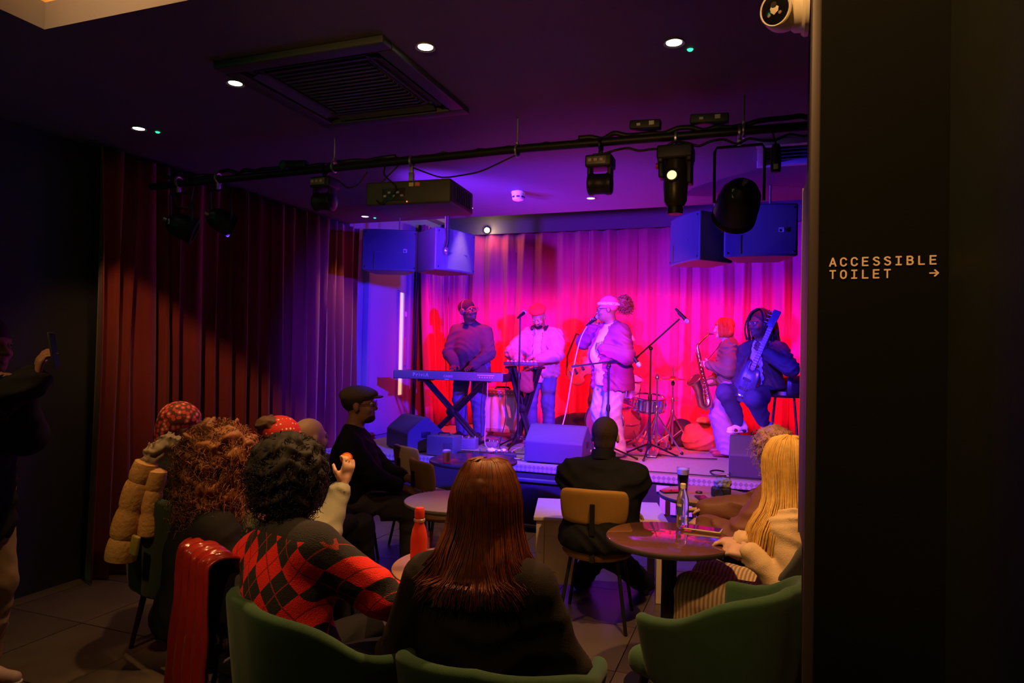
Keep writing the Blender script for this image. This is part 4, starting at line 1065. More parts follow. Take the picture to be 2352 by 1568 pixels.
m_must = mat('mustard_fabric', (0.42, 0.22, 0.045), .8, var=(15, .15), bump=(450, .25))
m_tan = mat('tan_fabric', (0.46, 0.34, 0.26), .8, var=(15, .12), bump=(450, .25))
def cafe_chair(x, y, face, label, m, seat_z=.46, bz0=.62, bz1=.83, bw=.40):
    t = thing('cafe_chair', label, 'chair', (x, y, 0.006), R(face - 90))
    n, rows = 14, 6; vs = []
    for j in range(rows + 1):
        v = j / rows
        for i in range(n + 1):
            u = -1 + 2 * i / n
            ww = bw / 2 * (1 - .10 * (2 * v - 1) ** 4 * .8) * (.96 + .06 * v)
            rz_ = (bz1 - bz0) * (1 - .10 * abs(u) ** 4)
            vs.append((u * ww, -.20 - .03 * v + .055 * u * u, (bz0 + bz1) / 2 + (v - .5) * rz_))
    g = G(); g.add(vs, [(j * (n + 1) + i, j * (n + 1) + i + 1, (j + 1) * (n + 1) + i + 1, (j + 1) * (n + 1) + i) for j in range(rows) for i in range(n)], True)
    o = part('backrest', g, m, t); sm = o.modifiers.new('pad', 'SOLIDIFY'); sm.thickness = .04; sm.offset = 0
    bv = o.modifiers.new('round', 'BEVEL'); bv.width = .016; bv.segments = 3; bv.limit_method = 'ANGLE'; bv.angle_limit = R(40)
    part('back_post', G().box((0, -.247, .66), (.028, .014, .18)).box((0, -.225, .50), (.028, .014, .18), (R(-8), 0, 0)).box((0, -.12, .415), (.028, .22, .014)), m_blackm, t)
    part('seat', G().lathe([(.0001, seat_z), (.17, seat_z), (.205, seat_z - .012), (.215, seat_z - .035), (.20, seat_z - .055), (.0001, seat_z - .055)], (0, 0, 0), 28), m, t)
    for sx in (-1, 1):
        for sy in (-1, 1): part('leg', G().tube([(sx * .14, sy * .14, .405), (sx * .20, sy * .20, .004)], .011, 8), m_blackm, t)
    part('seat_frame', G().torus((0, 0, .402), .165, .010, (0, 0, 1), 24, 6), m_blackm, t)
    return t
cafe_chair(-0.93, 4.14, 95, 'mustard chair under the man in the black jacket at the white table', m_must)
cafe_chair(-2.20, 4.60, 50, 'empty mustard chair behind the small purple lit table', m_must)
cafe_chair(-2.62, 5.10, 60, 'tan backed chair beside the table with the beer glass', m_tan, bz0=.60, bz1=.85, bw=.36)
cafe_chair(-2.84, 4.36, 28, 'black chair under the man in the flat cap', m_charc)
cafe_chair(0.10, 4.32, 165, 'dark chair under the person in the brown jacket', m_charc, bw=.36)
cafe_chair(-1.80, 2.22, 62, 'chair with a shiny red coat over its back', m_charc, bz0=.60, bz1=.82, bw=.42)
cafe_chair(-2.20, 3.02, 70, 'dark chair under the person in the red spotted headscarf', m_charc)
cafe_chair(-2.66, 3.84, 70, 'dark chair under the bald person half hidden behind the audience', m_charc)

def round_table(x, y, rad, label, m, z=.74, edge=None, drop=0.0):
    t = thing('round_table', label, 'table', (x, y, 0.006))
    part('table_top', G().lathe([(.0001, z - .034), (rad - .006, z - .034), (rad, z - .030), (rad, z - .008), (rad - .004, z - .006), (.0001, z - .006)], (0, 0, 0), 56), m, t)
    if edge: part('edge_band', G().lathe([(rad + .001, z - .031), (rad + .003, z - .028), (rad + .003, z - .012), (rad + .001, z - .009)], (0, 0, 0), 56), edge, t)
    part('column', G().lathe([(.055, .03), (.038, .06), (.036, z - .06), (.08, z - .036)], (0, 0, 0), 20), m_blackm, t)
    part('base', G().lathe([(.21, 0), (.21, .012), (.06, .03), (.0001, .032)], (0, 0, 0), 32), m_blackm, t)
    return t
m_top = mat('laminate_dark', (0.13, 0.05, 0.035), .07, var=(7, .3), coat=.5)
m_topw = mat('laminate_brown', (0.30, 0.16, 0.10), .35, var=(9, .2))
m_edge = mat('table_edge', (0.05, 0.04, 0.04), .5)
round_table(-0.41, 3.42, .305, 'glossy dark round table carrying the water bottle', m_top, edge=m_edge)
round_table(-1.13, 2.60, .305, 'brown round table with the red flask behind the red haired person', m_topw, edge=m_edge)
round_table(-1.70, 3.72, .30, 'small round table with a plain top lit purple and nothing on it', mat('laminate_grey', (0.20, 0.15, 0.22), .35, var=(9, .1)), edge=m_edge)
round_table(-2.22, 5.20, .36, 'dark round table before the stage with a beer and a water glass', mat('laminate_black', (0.04, 0.035, 0.045), .2), edge=m_edge)
round_table(-0.33, 4.58, .29, 'wooden round table with the stout glass and fluffy microphone', mat('laminate_oak', (0.42, 0.24, 0.11), .4, var=(9, .2)), edge=m_edge)

wt = thing('white_table', 'low white wooden table beside the man in the black jacket', 'table', (-1.055, 4.72, 0.006), R(15))
m_wt = mat('birch_white', (0.72, 0.60, 0.47), .5, var=(6, .08))
part('table_top', G().box((0, 0, .525), (.88, .60, .024), bev=.004), m_wt, wt)
for sx in (-1, 1):
    for sy in (-1, 1): part('leg', G().box((sx * .395, sy * .26, .256), (.055, .045, .51), bev=.004), m_wt, wt)
for sy in (-1, 1): part('apron', G().box((0, sy * .262, .46), (.74, .02, .10)), m_wt, wt)
for sx in (-1, 1): part('apron', G().box((sx * .397, 0, .46), (.02, .48, .10)), m_wt, wt)
part('side_panel', G().box((-.27, -.262, .25), (.20, .018, .32), bev=.004), m_wt, wt)
for sx, sz in ((-.395, .46), (-.395, .30)): part('bolt_head', G().lathe([(.007, 0), (.006, .003), (.0001, .0035)], (sx, -.284, sz), 10, (0, -1, 0)), m_steel, wt)

# ------------------------------------------------------------------ things on the tables
TZ = .741
def clear_mat(name, tint, ior=1.45):
    """thin clear wall: mostly see-through, reflecting at glancing angles"""
    m = bpy.data.materials.new(name); m.use_nodes = True; nt = m.node_tree; MATS[name] = m
    out = nt.nodes['Material Output']; nt.nodes.remove(nt.nodes['Principled BSDF'])
    a = nt.nodes.new('ShaderNodeBsdfTransparent'); a.inputs[0].default_value = (*tint, 1)
    b = nt.nodes.new('ShaderNodeBsdfGlossy'); b.inputs['Roughness'].default_value = .04
    f = nt.nodes.new('ShaderNodeFresnel'); f.inputs[0].default_value = ior; mx = nt.nodes.new('ShaderNodeMixShader')
    nt.links.new(mathn(nt, 'MULTIPLY', mathn(nt, 'MINIMUM', f.outputs[0], .5), .45), mx.inputs[0]); nt.links.new(a.outputs[0], mx.inputs[1]); nt.links.new(b.outputs[0], mx.inputs[2]); nt.links.new(mx.outputs[0], out.inputs[0])
    return m
m_glass = clear_mat('clear_glass', (0.93, 0.94, 0.95))
def pint(x, y, label, liquid, fill, foam, h=.155, r0=.030, r1=.042):
    t = thing('drinking_glass', label, 'glass', (x, y, TZ))
    part('glass_wall', G().lathe([(.0001, 0), (r0, 0), (r1, h), (r1 - .0025, h), (r0 - .002, .008), (.0001, .008)], (0, 0, 0), 28), m_glass, t)
    def rr(z): return r0 + (r1 - r0) * z / h - .0035
    if liquid: part('drink', G().lathe([(.0001, .0095), (rr(.0095), .0095), (rr(fill), fill), (.0001, fill)], (0, 0, 0), 24), liquid, t)
    if foam: part('foam', G().lathe([(.0001, fill + .0005), (rr(fill), fill + .0005), (rr(foam), foam), (rr(foam) * .7, foam + .006), (.0001, foam + .008)], (0, 0, 0), 24), mat('beer_foam', (0.85, 0.70, 0.60), .7), t)
    return t
pint(-2.34, 4.94, 'pint glass half full of amber beer on the table before the stage', mat('amber_beer', (0.80, 0.30, 0.05), .2), .085, .098)
pint(-2.05, 5.00, 'clear tumbler of water on the table before the stage', clear_mat('water', (0.78, 0.82, 0.90), 1.33), .06, None, .12, .030, .035)
pint(-0.47, 4.58, 'full glass of black stout with a pale head', mat('stout_black', (0.012, 0.006, 0.004), .2), .115, .148, .16, .030, .042)
pint(-1.27, 2.58, 'clear glass standing behind the red flask', None, 0, None, .14, .028, .036)

fl_ = thing('steel_flask', 'matt red drinks flask with a steel neck ring', 'flask', (-1.30, 2.50, TZ))
m_fl = mat('flask_red', (0.72, 0.05, 0.02), .38)
part('body', G().lathe([(.0001, 0), (.030, 0), (.034, .006), (.035, .08), (.034, .12), (.028, .155), (.0195, .178), (.0185, .188), (.0001, .188)], (0, 0, 0), 32), m_fl, fl_)
part('neck_ring', G().lathe([(.0195, .186), (.0235, .190), (.0235, .197), (.0195, .200)], (0, 0, 0), 28), mat('flask_steel', (0.7, 0.6, 0.5), .3, .7), fl_)
part('cap', G().lathe([(.019, .200), (.0205, .206), (.0205, .232), (.016, .243), (.0001, .246)], (0, 0, 0), 28), m_fl, fl_)
pb = thing('water_bottle', 'clear plastic water bottle with a white cap on the glossy table', 'bottle', (-0.37, 3.62, TZ))
part('body', G().lathe([(.0001, 0), (.027, 0), (.031, .008), (.031, .05), (.029, .058), (.031, .066), (.031, .135), (.029, .155), (.021, .182), (.0135, .198), (.013, .212), (.0001, .212)], (0, 0, 0), 32), mat('clear_plastic', (0.92, 0.94, 0.96), .06, trans=.92, ior=1.18), pb)
def arc_label(r, z0, z1, a0, a1):
    g = G(); n = 10; vs = []
    for z in (z0, z1):
        for i in range(n + 1):
            a = R(a0 + (a1 - a0) * i / n); vs.append((r * math.cos(a), r * math.sin(a), z))
    return g.add(vs, [(i, i + 1, n + 2 + i, n + 1 + i) for i in range(n)], True)
part('label', arc_label(.0316, .072, .130, 190, 275), mat('label_blue', (0.07, 0.10, 0.30), .4), pb)
part('label', arc_label(.0320, .115, .128, 200, 265), mat('label_pale', (0.75, 0.65, 0.55), .5), pb)
part('label', arc_label(.0316, .020, .048, 235, 268), mat('label_dark', (0.12, 0.10, 0.08), .5), pb)
part('cap', G().lathe([(.0148, .205), (.0148, .226), (.012, .229), (.0001, .229)], (0, 0, 0), 20), mat('cap_cream', (0.82, 0.66, 0.42), .45), pb)
def phone(x, y, z, rz, label, m=None, w=.075, l=.155, case=m_blackp, rot=(0, 0)):
    t = thing('phone', label, 'phone', (x, y, z), 0)
    t.rotation_euler = (rot[0], rot[1], rz)
    part('body', G().box((0, 0, .005), (w, l, .010), bev=.005), case, t)
    part('screen', G().box((0, 0, .0103), (w * .92, l * .94, .001)), m or mat('phone_glass', (0.01, 0.01, 0.012), .05), t)
    return t
phone(-0.275, 3.625, TZ, R(84), 'phone in a pale case lying flat on the glossy table', case=mat('case_pale', (0.6, 0.5, 0.36), .4), w=.085, l=.20)
phone(-0.53, 4.545, TZ, R(-60), 'red lit phone lying beside the stout glass', mat('phone_glass_red', (0.35, 0.02, 0.02), .05))
phone(-0.335, 4.42, TZ, R(20), 'phone with a dark red screen beside the fluffy microphone', mat('phone_glass_dark', (0.12, 0.01, 0.03), .08), .07, .12)
fm = thing('camera_microphone', 'small camera with a fluffy grey wind cover on the wooden table', 'camera', (-0.23, 4.54, TZ))
part('camera_body', G().box((0, 0, .032), (.12, .06, .055), bev=.008).lathe([(.028, 0), (.028, .05), (.022, .05), (.0001, .045)], (-.01, -.03, .032), 18, (0, -1, 0)), m_blackp, fm)
obj('wind_cover', S().ell((.01, .0, .085), (.055, .035, .032), .01).mesh(.006, curls(.006, 130, 1)), mat('fluffy_grey', (0.34, 0.30, 0.26), .95), fm)
part('aerial', G().tube([(.052, .02, .05), (.052, .02, .155)], .0025, 6).tube([(.035, .02, .14), (.068, .02, .142)], .002, 5), m_blackm, fm)
bt = thing('lens_cap', 'round black lens cap on the wooden table', 'lens cap', (-0.37, 4.60, TZ)); part('disc', G().lathe([(.022, 0), (.022, .008), (.016, .010), (.0001, .010)], (0, 0, 0), 20), m_blackp, bt); part('rim', G().torus((0, 0, .008), .02, .0025, (0, 0, 1), 20, 6), m_chrome, bt)

# ------------------------------------------------------------------ coats over chair backs
def coat_sheet(name, label, m, cx, cy, ang, w, ztop, zfront, zback, seed, shiny=0, flare=.25, off=.055):
    """long coat folded over a chair back: runs up the inside, over the top and down the outside"""
    t = thing(name, label, 'coat', (cx, cy, 0), R(ang - 90))
    prof = []
    for i in range(8): prof.append((off, zfront + (ztop - .03 - zfront) * i / 8))
    for i in range(9):
        a = math.pi * i / 8; prof.append((off * math.cos(a), ztop - .03 + .03 * math.sin(a)))
    for i in range(1, 17): prof.append((-off - .012 * (i / 16), ztop - .03 - (ztop - .03 - zback) * i / 16))
    n = 60; vs = []
    for k, (yy_, zz) in enumerate(prof):
        drop = max(0, (ztop - zz) / (ztop - zback)) if k > 11 else .1
        for i in range(n + 1):
            u = -1 + 2 * i / n
            ww = w / 2 * (1 + flare * drop)
            ph = u * 3 * math.pi + seed
            f = (.016 + .050 * drop) * (abs(math.sin(ph * .8)) ** 1.1 - .5)
            side = -1 if k > 11 else .3
            vs.append((u * ww + .006 * math.sin(zz * 20 + seed), yy_ + f * side + .002 * math.sin(u * 40 + zz * 30), zz + .006 * math.sin(ph * 2)))
    g = G(); g.add(vs, [(k * (n + 1) + i, k * (n + 1) + i + 1, (k + 1) * (n + 1) + i + 1, (k + 1) * (n + 1) + i) for k in range(len(prof) - 1) for i in range(n)], True)
    o = part('coat_body', g, m, t); sm = o.modifiers.new('thick', 'SOLIDIFY'); sm.thickness = .008
    return t
def pvc_mat():
    m, nt, b, tc = node_mat('red_pvc', 0.22)
    n = nt.nodes.new('ShaderNodeTexNoise'); n.inputs['Scale'].default_value = 30
    nt.links.new(tc.outputs['Object'], n.inputs['Vector'])
    b.inputs['Base Color'].default_value = (0.28, 0.018, 0.010, 1); b.inputs['Coat Weight'].default_value = .6
    bp = nt.nodes.new('ShaderNodeBump'); bp.inputs['Strength'].default_value = .25; bp.inputs['Distance'].default_value = .01
    nt.links.new(n.outputs['Fac'], bp.inputs['Height']); nt.links.new(bp.outputs[0], b.inputs['Normal'])
    return m
coat_sheet('red_coat', 'long shiny red coat draped over a chair back on the left', pvc_mat(), -1.905, 2.005, 62, .36, .875, .50, .10, 1.2, flare=.45)
# quilted puffer jacket hanging over the dark green chair
pj = thing('puffer_jacket', 'tan quilted puffer jacket hanging on the dark green chair', 'jacket', (-2.90, 2.53, .46))
def sleeve(pts, r, m, parent, name, segs=6, k0=1.0, k1=1.0):
    P_ = [Vector(p) for p in pts]; n = segs * 8; Q = []; rr = []
    for i in range(n + 1):
        u = i / n * (len(P_) - 1); k = min(int(u), len(P_) - 2); Q.append(P_[k].lerp(P_[k + 1], u - k))
        ph = (i / n * segs) % 1.0
        rr.append(r * (k0 + (k1 - k0) * i / n) * (.84 + .16 * math.sin(math.pi * ph) ** .5) * (.35 if i in (0, n) else 1))
    return part(name, G().tube(Q, rr, 20), m, parent)
m_puf = mat('puffer_tan', (0.62, 0.36, 0.12), .42, bump=(45, .6))
sleeve([(.075, .02, .60), (.035, 0, .46), (-.01, -.02, .26), (-.03, -.03, .10)], .072, m_puf, pj, 'sleeve', 4, .8, 1.05)
sleeve([(.12, .04, .56), (.095, .03, .40), (.085, .02, .22)], .048, m_puf, pj, 'front_panel', 3)
obj('fur_trim', S().path([(.16, .12, .68), (.12, .10, .68), (.085, .05, .64), (.075, .02, .58)], [.035, .04, .04, .035]).mesh(.008, curls(.008, 110, 3)), mat('fur_taupe', (0.30, 0.24, 0.17), .95), pj)
tg = part('swing_tag', G().box((.085, -.05, .20), (.05, .02, .10), (0, .2, 0), bev=.01), mat('tag_olive', (0.35, 0.30, 0.06), .5), pj)
# ------------------------------------------------------------------ people
def _n(v): v = np.array(v, float); return v / max(np.linalg.norm(v), 1e-9)
def ik(a, t, l1, l2, hint):
    a, t = np.array(a, float), np.array(t, float); d = t - a; L = np.linalg.norm(d)
    if L > (l1 + l2) * .995: t = a + d / L * (l1 + l2) * .995; d = t - a; L = np.linalg.norm(d)
    if L < abs(l1 - l2) * 1.05 + .02: L = abs(l1 - l2) * 1.05 + .02
    x = (l1 * l1 - l2 * l2 + L * L) / (2 * L); h = math.sqrt(max(l1 * l1 - x * x, 0))
    dn = d / max(np.linalg.norm(d), 1e-9); hp = np.array(hint, float) - dn * (dn @ np.array(hint, float))
    return a + dn * x + _n(hp) * h, t

class Person: pass
def rotm(yaw, pitch, roll):
    """columns right, forward, up in the local frame; yaw + turns left, pitch + looks up, roll + tips to the right"""
    y, p, r = R(yaw), R(pitch), R(roll)
    f = np.array([-math.sin(y) * math.cos(p), math.cos(y) * math.cos(p), math.sin(p)])
    r0 = np.array([math.cos(y), math.sin(y), 0]); u0 = np.cross(r0, f)
    rr = r0 * math.cos(r) - u0 * math.sin(r); uu = u0 * math.cos(r) + r0 * math.sin(r)
    return rr, f, uu

def person(label, head, face, z0=0.0, seated=False, H=1.70, hip=None, lean=4, side=0, twist=0, hd=(0, 0, 0), wr=None, wl=None, hr=None, hl=None, er=None, el=None,
           feet=None, g=1.0, sw=1.0, skin=(0.3, 0.16, 0.10), vox=.009, curl=(35, 35), belly=0.0, fwd=.02, group=None, seatz=.465):
    """head = world position of the middle of the head; wr/wl = world wrists; hr/hl = (hand direction, palm normal) in world"""
    P = Person(); a = R(face - 90); ca, sa = math.cos(a), math.sin(a)
    head = np.array(head, float)
    for it in range(3):
        s = H / 1.72; P.s = s
        u = _n((math.tan(R(side)), math.tan(R(lean)), 1)); r = _n(np.array((1, 0, 0)) - u * u[0]); f = np.cross(u, r)
        ct, st_ = math.cos(R(twist)), math.sin(R(twist)); r2 = r * ct + f * st_; f2 = f * ct - r * st_
        hz = (hip if hip is not None else (.50 if seated else .925 * s))
        c = np.array((0, 0, hz)); nb = c + u * .50 * s
        hrr, hf, hu = rotm(*hd)
        hc = nb + _n(u + np.array((0, .25, 0)) + hu * .5) * .174 * s + f * fwd * s
        dz = head[2] - z0 - hc[2]
        if seated: hip = hz + dz
        else: H = H + dz * .98
    off = np.array((hc[0] * ca - hc[1] * sa, hc[0] * sa + hc[1] * ca))
    P.base = (head[0] - off[0], head[1] - off[1], z0)
    def loc(w): w = np.array(w, float) - np.array(P.base); return np.array((w[0] * ca + w[1] * sa, -w[0] * sa + w[1] * ca, w[2]))
    def locd(w): w = np.array(w, float); return _n((w[0] * ca + w[1] * sa, -w[0] * sa + w[1] * ca, w[2]))
    P.loc, P.locd = loc, locd
    P.c, P.u, P.r, P.f, P.r2, P.f2, P.nb, P.hc, P.hr, P.hf, P.hu = c, u, r, f, r2, f2, nb, hc, hrr, hf, hu
    P.g, P.sw, P.belly, P.seated, P.seatz = g, sw, belly, seated, seatz
    P.HB = [tuple(hrr), tuple(hf), tuple(hu)]; P.TB = [tuple(r), tuple(f), tuple(u)]; P.TB2 = [tuple(r2), tuple(f2), tuple(u)]
    hs = s * 1.09; P.hs = hs
    P.h = lambda x, y, z: hc + (hrr * x + hf * y + hu * z) * hs
    P.sh = {}; P.elb = {}; P.wri = {}; P.hipj = {}; P.kn = {}; P.an = {}; P.hand = {}
    for sd, w, hh, eh in (('R', wr, hr, er), ('L', wl, hl, el)):
        k = 1 if sd == 'R' else -1
        shp = c + u * .405 * s + r2 * k * .172 * s * sw * (.6 + .4 * g)
        tgt = loc(w) if w is not None else (c + np.array((k * .16, .30, .12)) if seated else c + np.array((k * .26 * g, .08, -.10)))
        hint = np.array(eh if eh is not None else (k * .6, -.5, -.6), float)
        e_, t_ = ik(shp, tgt, .29 * s, .255 * s, hint)
        P.sh[sd], P.elb[sd], P.wri[sd] = shp, e_, t_
        if hh is not None: d_, n_ = locd(hh[0]), locd(hh[1])
        else:
            d_ = _n(t_ - e_); n_ = np.array((-k * .4, 0, -1.0))
        n_ = _n(n_ - d_ * (d_ @ n_)); P.hand[sd] = (d_, n_)
        hj = c + np.array((k * .092 * s * g, 0, -.01))
        if feet is not None: ft = np.array(feet[0 if sd == 'R' else 1], float)
        else: ft = np.array((k * .14, .44, .075)) if seated else np.array((k * .11, -.01, .075))
        kn, an = ik(hj, ft, .43 * s, .42 * s, (k * .08, 1, .9 if seated else .0))
        P.hipj[sd], P.kn[sd], P.an[sd] = hj, kn, an
    sp = S(); torso(sp, P, 0)
    gq = .55 + .45 * g
    for sd in 'RL':
        k = 1 if sd == 'R' else -1
        sp.cap(P.sh[sd], P.elb[sd], .050 * s * gq, .040 * s * gq, .03); sp.cap(P.elb[sd], P.wri[sd], .040 * s * gq, .027 * s, .015)
        sp.cap(P.hipj[sd], P.kn[sd], .082 * s * gq, .056 * s * gq, .03); sp.cap(P.kn[sd], P.an[sd], .054 * s * gq, .036 * s, .02)
        sp.cap(P.an[sd] + (0, -.03, -.03), P.an[sd] + (0, .13 * s, -.045), .032, .026, .02)
        d_, n_ = P.hand[sd]; th = (np.cross(d_, n_) if sd == 'R' else np.cross(n_, d_)); w0 = P.wri[sd]; q = s * .98
        B = [tuple(th), tuple(d_), tuple(n_)]
        sp.cap(w0, w0 + d_ * .03 * q, .026 * q, .026 * q, .015)
        sp.box(w0 + d_ * .058 * q, (.040 * q, .046 * q, .014 * q), .013 * q, .012, B)
        cu = curl[0 if sd == 'R' else 1]
        for i, (o_, L) in enumerate(((.031, .070), (.0105, .080), (-.0105, .074), (-.031, .056))):
            p = w0 + d_ * .098 * q + th * o_ * q; pts = [p]
            for j in range(3):
                an_ = R(cu * (.5 + j * .75) + i * 3); dd = d_ * math.cos(an_) + n_ * math.sin(an_) + th * o_ * 2.2 * (1 - cu / 90)
                p = p + _n(dd) * L * q * (.45, .32, .23)[j]; pts.append(p)
            sp.path(pts, [.0098 * q, .0092 * q, .0085 * q, .0075 * q], .004)
        p0 = w0 + d_ * .025 * q + th * .034 * q; p1 = p0 + _n(th * .7 + d_ * .8 + n_ * .35) * .045 * q; p2 = p1 + _n(th * .15 + d_ * 1.0 + n_ * (.2 + cu / 70)) * .035 * q
        sp.path([p0, p1, p2], [.013 * q, .011 * q, .009 * q], .008)
    # head
    h = P.h; B = P.HB
    sp.cap(nb - u * .02, h(0, -.018, -.07), .058 * s * gq, .054 * hs, .03)
    sp.ell(h(0, -.014, .032), (.075 * hs, .094 * hs, .086 * hs), .03, B); sp.ell(h(0, .030, -.030), (.060 * hs, .064 * hs, .082 * hs), .03, B)
    sp.ell(h(0, .040, -.078), (.047 * hs, .046 * hs, .032 * hs), .025, B); sp.ell(h(0, .074, -.094), (.020 * hs, .017 * hs, .015 * hs), .02, B)
    sp.cap(h(0, .090, .012), h(0, .108, -.026), .008 * hs, .013 * hs, .012)
    for k in (-1, 1):
        sp.ell(h(k * .013, .098, -.030), .010 * hs, .006, B); sp.ell(h(k * .036, .068, -.028), (.024 * hs, .022 * hs, .022 * hs), .02, B)
        sp.ell(h(k * .077, -.008, -.006), (.010 * hs, .020 * hs, .032 * hs), .008, B)
        sp.cap(h(k * .012, .088, .027), h(k * .045, .076, .026), .009 * hs, .008 * hs, .012)
    for k in (-1, 1): sp.ell(h(k * .032, .096, .007), (.015 * hs, .016 * hs, .010 * hs), .010, B, sub=True)
    sp.ell(h(0, .093, -.054), (.023 * hs, .010 * hs, .0055 * hs), .005, B); sp.ell(h(0, .091, -.066), (.020 * hs, .010 * hs, .006 * hs), .005, B)
    sitcut(sp, P)
    P.sp = sp
    sk = mat('skin_%03d_%03d' % (int(skin[0] * 1000), int(skin[1] * 1000)), skin, .5, var=(25, .10), bump=(220, .08))
    P.skin = sk
    P.o = tag(obj('person', sp.mesh(vox), sk, None, P.base, (0, 0, a)), label, 'person', group)
    for k in (-1, 1):
        e = h(k * .032, .0835, .008)
        part('eye', G().sphere(e, .0125 * hs, 10), mat('eye_white', (0.42, 0.38, 0.36), .3), P.o)
        part('iris', G().sphere(e + hf * .0075 * hs, .0068 * hs, 8), mat('eye_dark', (0.02, 0.012, 0.01), .2), P.o)
    return P

def sitcut(sp, P):
    if P.seated: sp.box((0, -.02, P.seatz - .20), (.26, .24, .20), .03, .02, sub=True)

def torso(sp, P, t, k=.06, chest=1.0):
    s, g, c, u, f = P.s, P.g, P.c, P.u, P.f
    sp.ell(c + u * .04 * s, (.160 * s * g + t, .112 * s * g + t, .135 * s + t), k, P.TB)
    sp.ell(c + u * .18 * s + f * P.belly * .4, (.142 * s * g + t, (.100 + P.belly) * s * g + t, .15 * s + t), k, P.TB)
    sp.ell(c + u * .305 * s, (.156 * s * g * chest + t, .112 * s * g * chest + t, .150 * s + t * .7), k, P.TB2)
    sp.cap(P.sh['L'] * .93 + P.sh['R'] * .07, P.sh['R'] * .93 + P.sh['L'] * .07, .046 * s + t * .9, None, k)
    for sd in 'RL': sp.cap(P.sh[sd] * .80 + P.nb * .20, P.nb - P.u * .020 * s, .048 * s + t * .8, .056 * s + t * .45, .06)

def top(P, m, name='jacket', t=.022, ta=None, sleeve=1.0, hem=.10, opening=0, fold=.006, seed=1, vox=.011, flare=1.0, bulk=0, opl=1.0, cutneck=True, fr=(9, 9, 16)):
    """upper garment as one closed soft volume around torso and arms"""
    sp = S(); s, c, u, f = P.s, P.c, P.u, P.f; ta = t if ta is None else ta; g = .55 + .45 * P.g
    torso(sp, P, t, .06)
    if hem and P.seated: sp.ell(c + np.array((0, .0, .03)), (.168 * s * P.g + t, .125 * s * P.g + t, .10 + t), .05)
    elif hem: sp.ell(c - u * (hem - .06), ((.168 * s * P.g + t) * flare, (.122 * s * P.g + t) * flare, hem + .10), .05, P.TB)
    if cutneck: sp.half(P.nb + u * .055 * s, u + f * .55)
    for sd in 'RL':
        a, e, w = P.sh[sd], P.elb[sd], P.wri[sd]
        if sleeve <= .5: sp.cap(a, a + (e - a) * sleeve * 2, .058 * s * g + ta, .05 * s * g + ta, .04); continue
        sp.cap(a, e, .055 * s * g + ta, .046 * s * g + ta * 1.05, .045)
        q = (sleeve - .5) * 2; w2 = e + (w - e) * min(q, .97)
        sp.cap(e, w2, .046 * s * g + ta * 1.05, .032 * s * g + ta * .75, .02)
        sp.cap(w2 - _n(w - e) * .02, w2 + _n(w - e) * .004, .034 * s * g + ta * .8, None, .008)
        if bulk: sp.ell(a * .5 + e * .5 - np.array((0, 0, .02)), .058 * s + ta + bulk, .04)
    if hem and not P.seated: sp.half(c - u * hem, -u)
    if opening: sp.box(c + u * (.20 - .0) * s + f * .25, (opening, .22, .55 * opl), .03, .012, P.TB, sub=True)
    sitcut(sp, P)
    return obj(name, sp.mesh(vox, folds(fold * 1.05, tuple(v * 3.0 for v in fr), seed) if fold else None), m, P.o)

def trousers(P, m, t=.014, tk=None, ta=None, seed=2, vox=.011, fold=.006, name='trousers', end=1.0):
    sp = S(); s = P.s; g = .55 + .45 * P.g
    sp.ell(P.c + P.u * .02, (.163 * s * P.g + t, .116 * s * P.g + t, .13 * s), .05, P.TB)
    for sd in 'RL':
        sp.cap(P.hipj[sd], P.kn[sd], .086 * s * g + t, .060 * s * g + (tk or t), .05)
        e = P.kn[sd] + (P.an[sd] - P.kn[sd]) * end
        sp.cap(P.kn[sd], e, .060 * s * g + (tk or t), .046 * s * g + (ta or t), .03)
        sp.cap(e, e + np.array((0, 0, -.012)), .046 * s * g + (ta or t), None, .01)
    sp.half((0, 0, .035), (0, 0, -1)); sitcut(sp, P)
    return obj(name, sp.mesh(vox, folds(fold * 1.0, (34, 34, 48), seed)), m, P.o)

def shoes(P, m, sole=None, vox=.008, which='RL'):
    for sd in which:
        a = P.an[sd]; b = np.array((a[0], a[1], 0)); fd = np.array((.12 if sd == 'R' else -.12, 1, 0)); fd = fd / np.linalg.norm(fd)
        dz = a[2] - .075
        sp = S(); b = b + np.array((0, 0, dz))
        sp.cap(b - fd * .035 + (0, 0, .045), b + fd * .07 + (0, 0, .045), .042, .040, .02); sp.cap(b + fd * .07 + (0, 0, .04), b + fd * .165 + (0, 0, .034), .040, .032, .02)
        sp.cap(b - fd * .02 + (0, 0, .06), b + fd * .0 + (0, 0, .10), .040, .038, .02); sp.half(b + (0, 0, .012), (0, 0, -1))
        o = obj('shoe', sp.mesh(vox), m, P.o)
        if sole:
            q = S().cap(b - fd * .035 + (0, 0, .02), b + fd * .165 + (0, 0, .02), .043, .036, .01).half(b + (0, 0, .024), (0, 0, 1)).half(b + (0, 0, .002), (0, 0, -1))
            obj('sole', q.mesh(vox), sole, o)

def hair(P, prims, m, vox=.008, disp=None, name='hair', cuts=()):
    """prims: (x,y,z,rx,ry,rz[,k]) in head units"""
    sp = S(); s = P.hs
    for q in prims: sp.ell(P.h(*q[:3]), tuple(v * s for v in q[3:6]), q[6] if len(q) > 6 else .03, P.HB)
    for q in cuts: sp.ell(P.h(*q[:3]), tuple(v * s for v in q[3:6]), .012, P.HB, sub=True)
    return obj(name, sp.mesh(vox, disp), m, P.o)
SHORT = [(0, -.022, .040, .082, .098, .088)]
FACECUT = [(0, .105, -.030, .070, .066, .085), (.085, .03, -.05, .03, .03, .05), (-.085, .03, -.05, .03, .03, .05)]

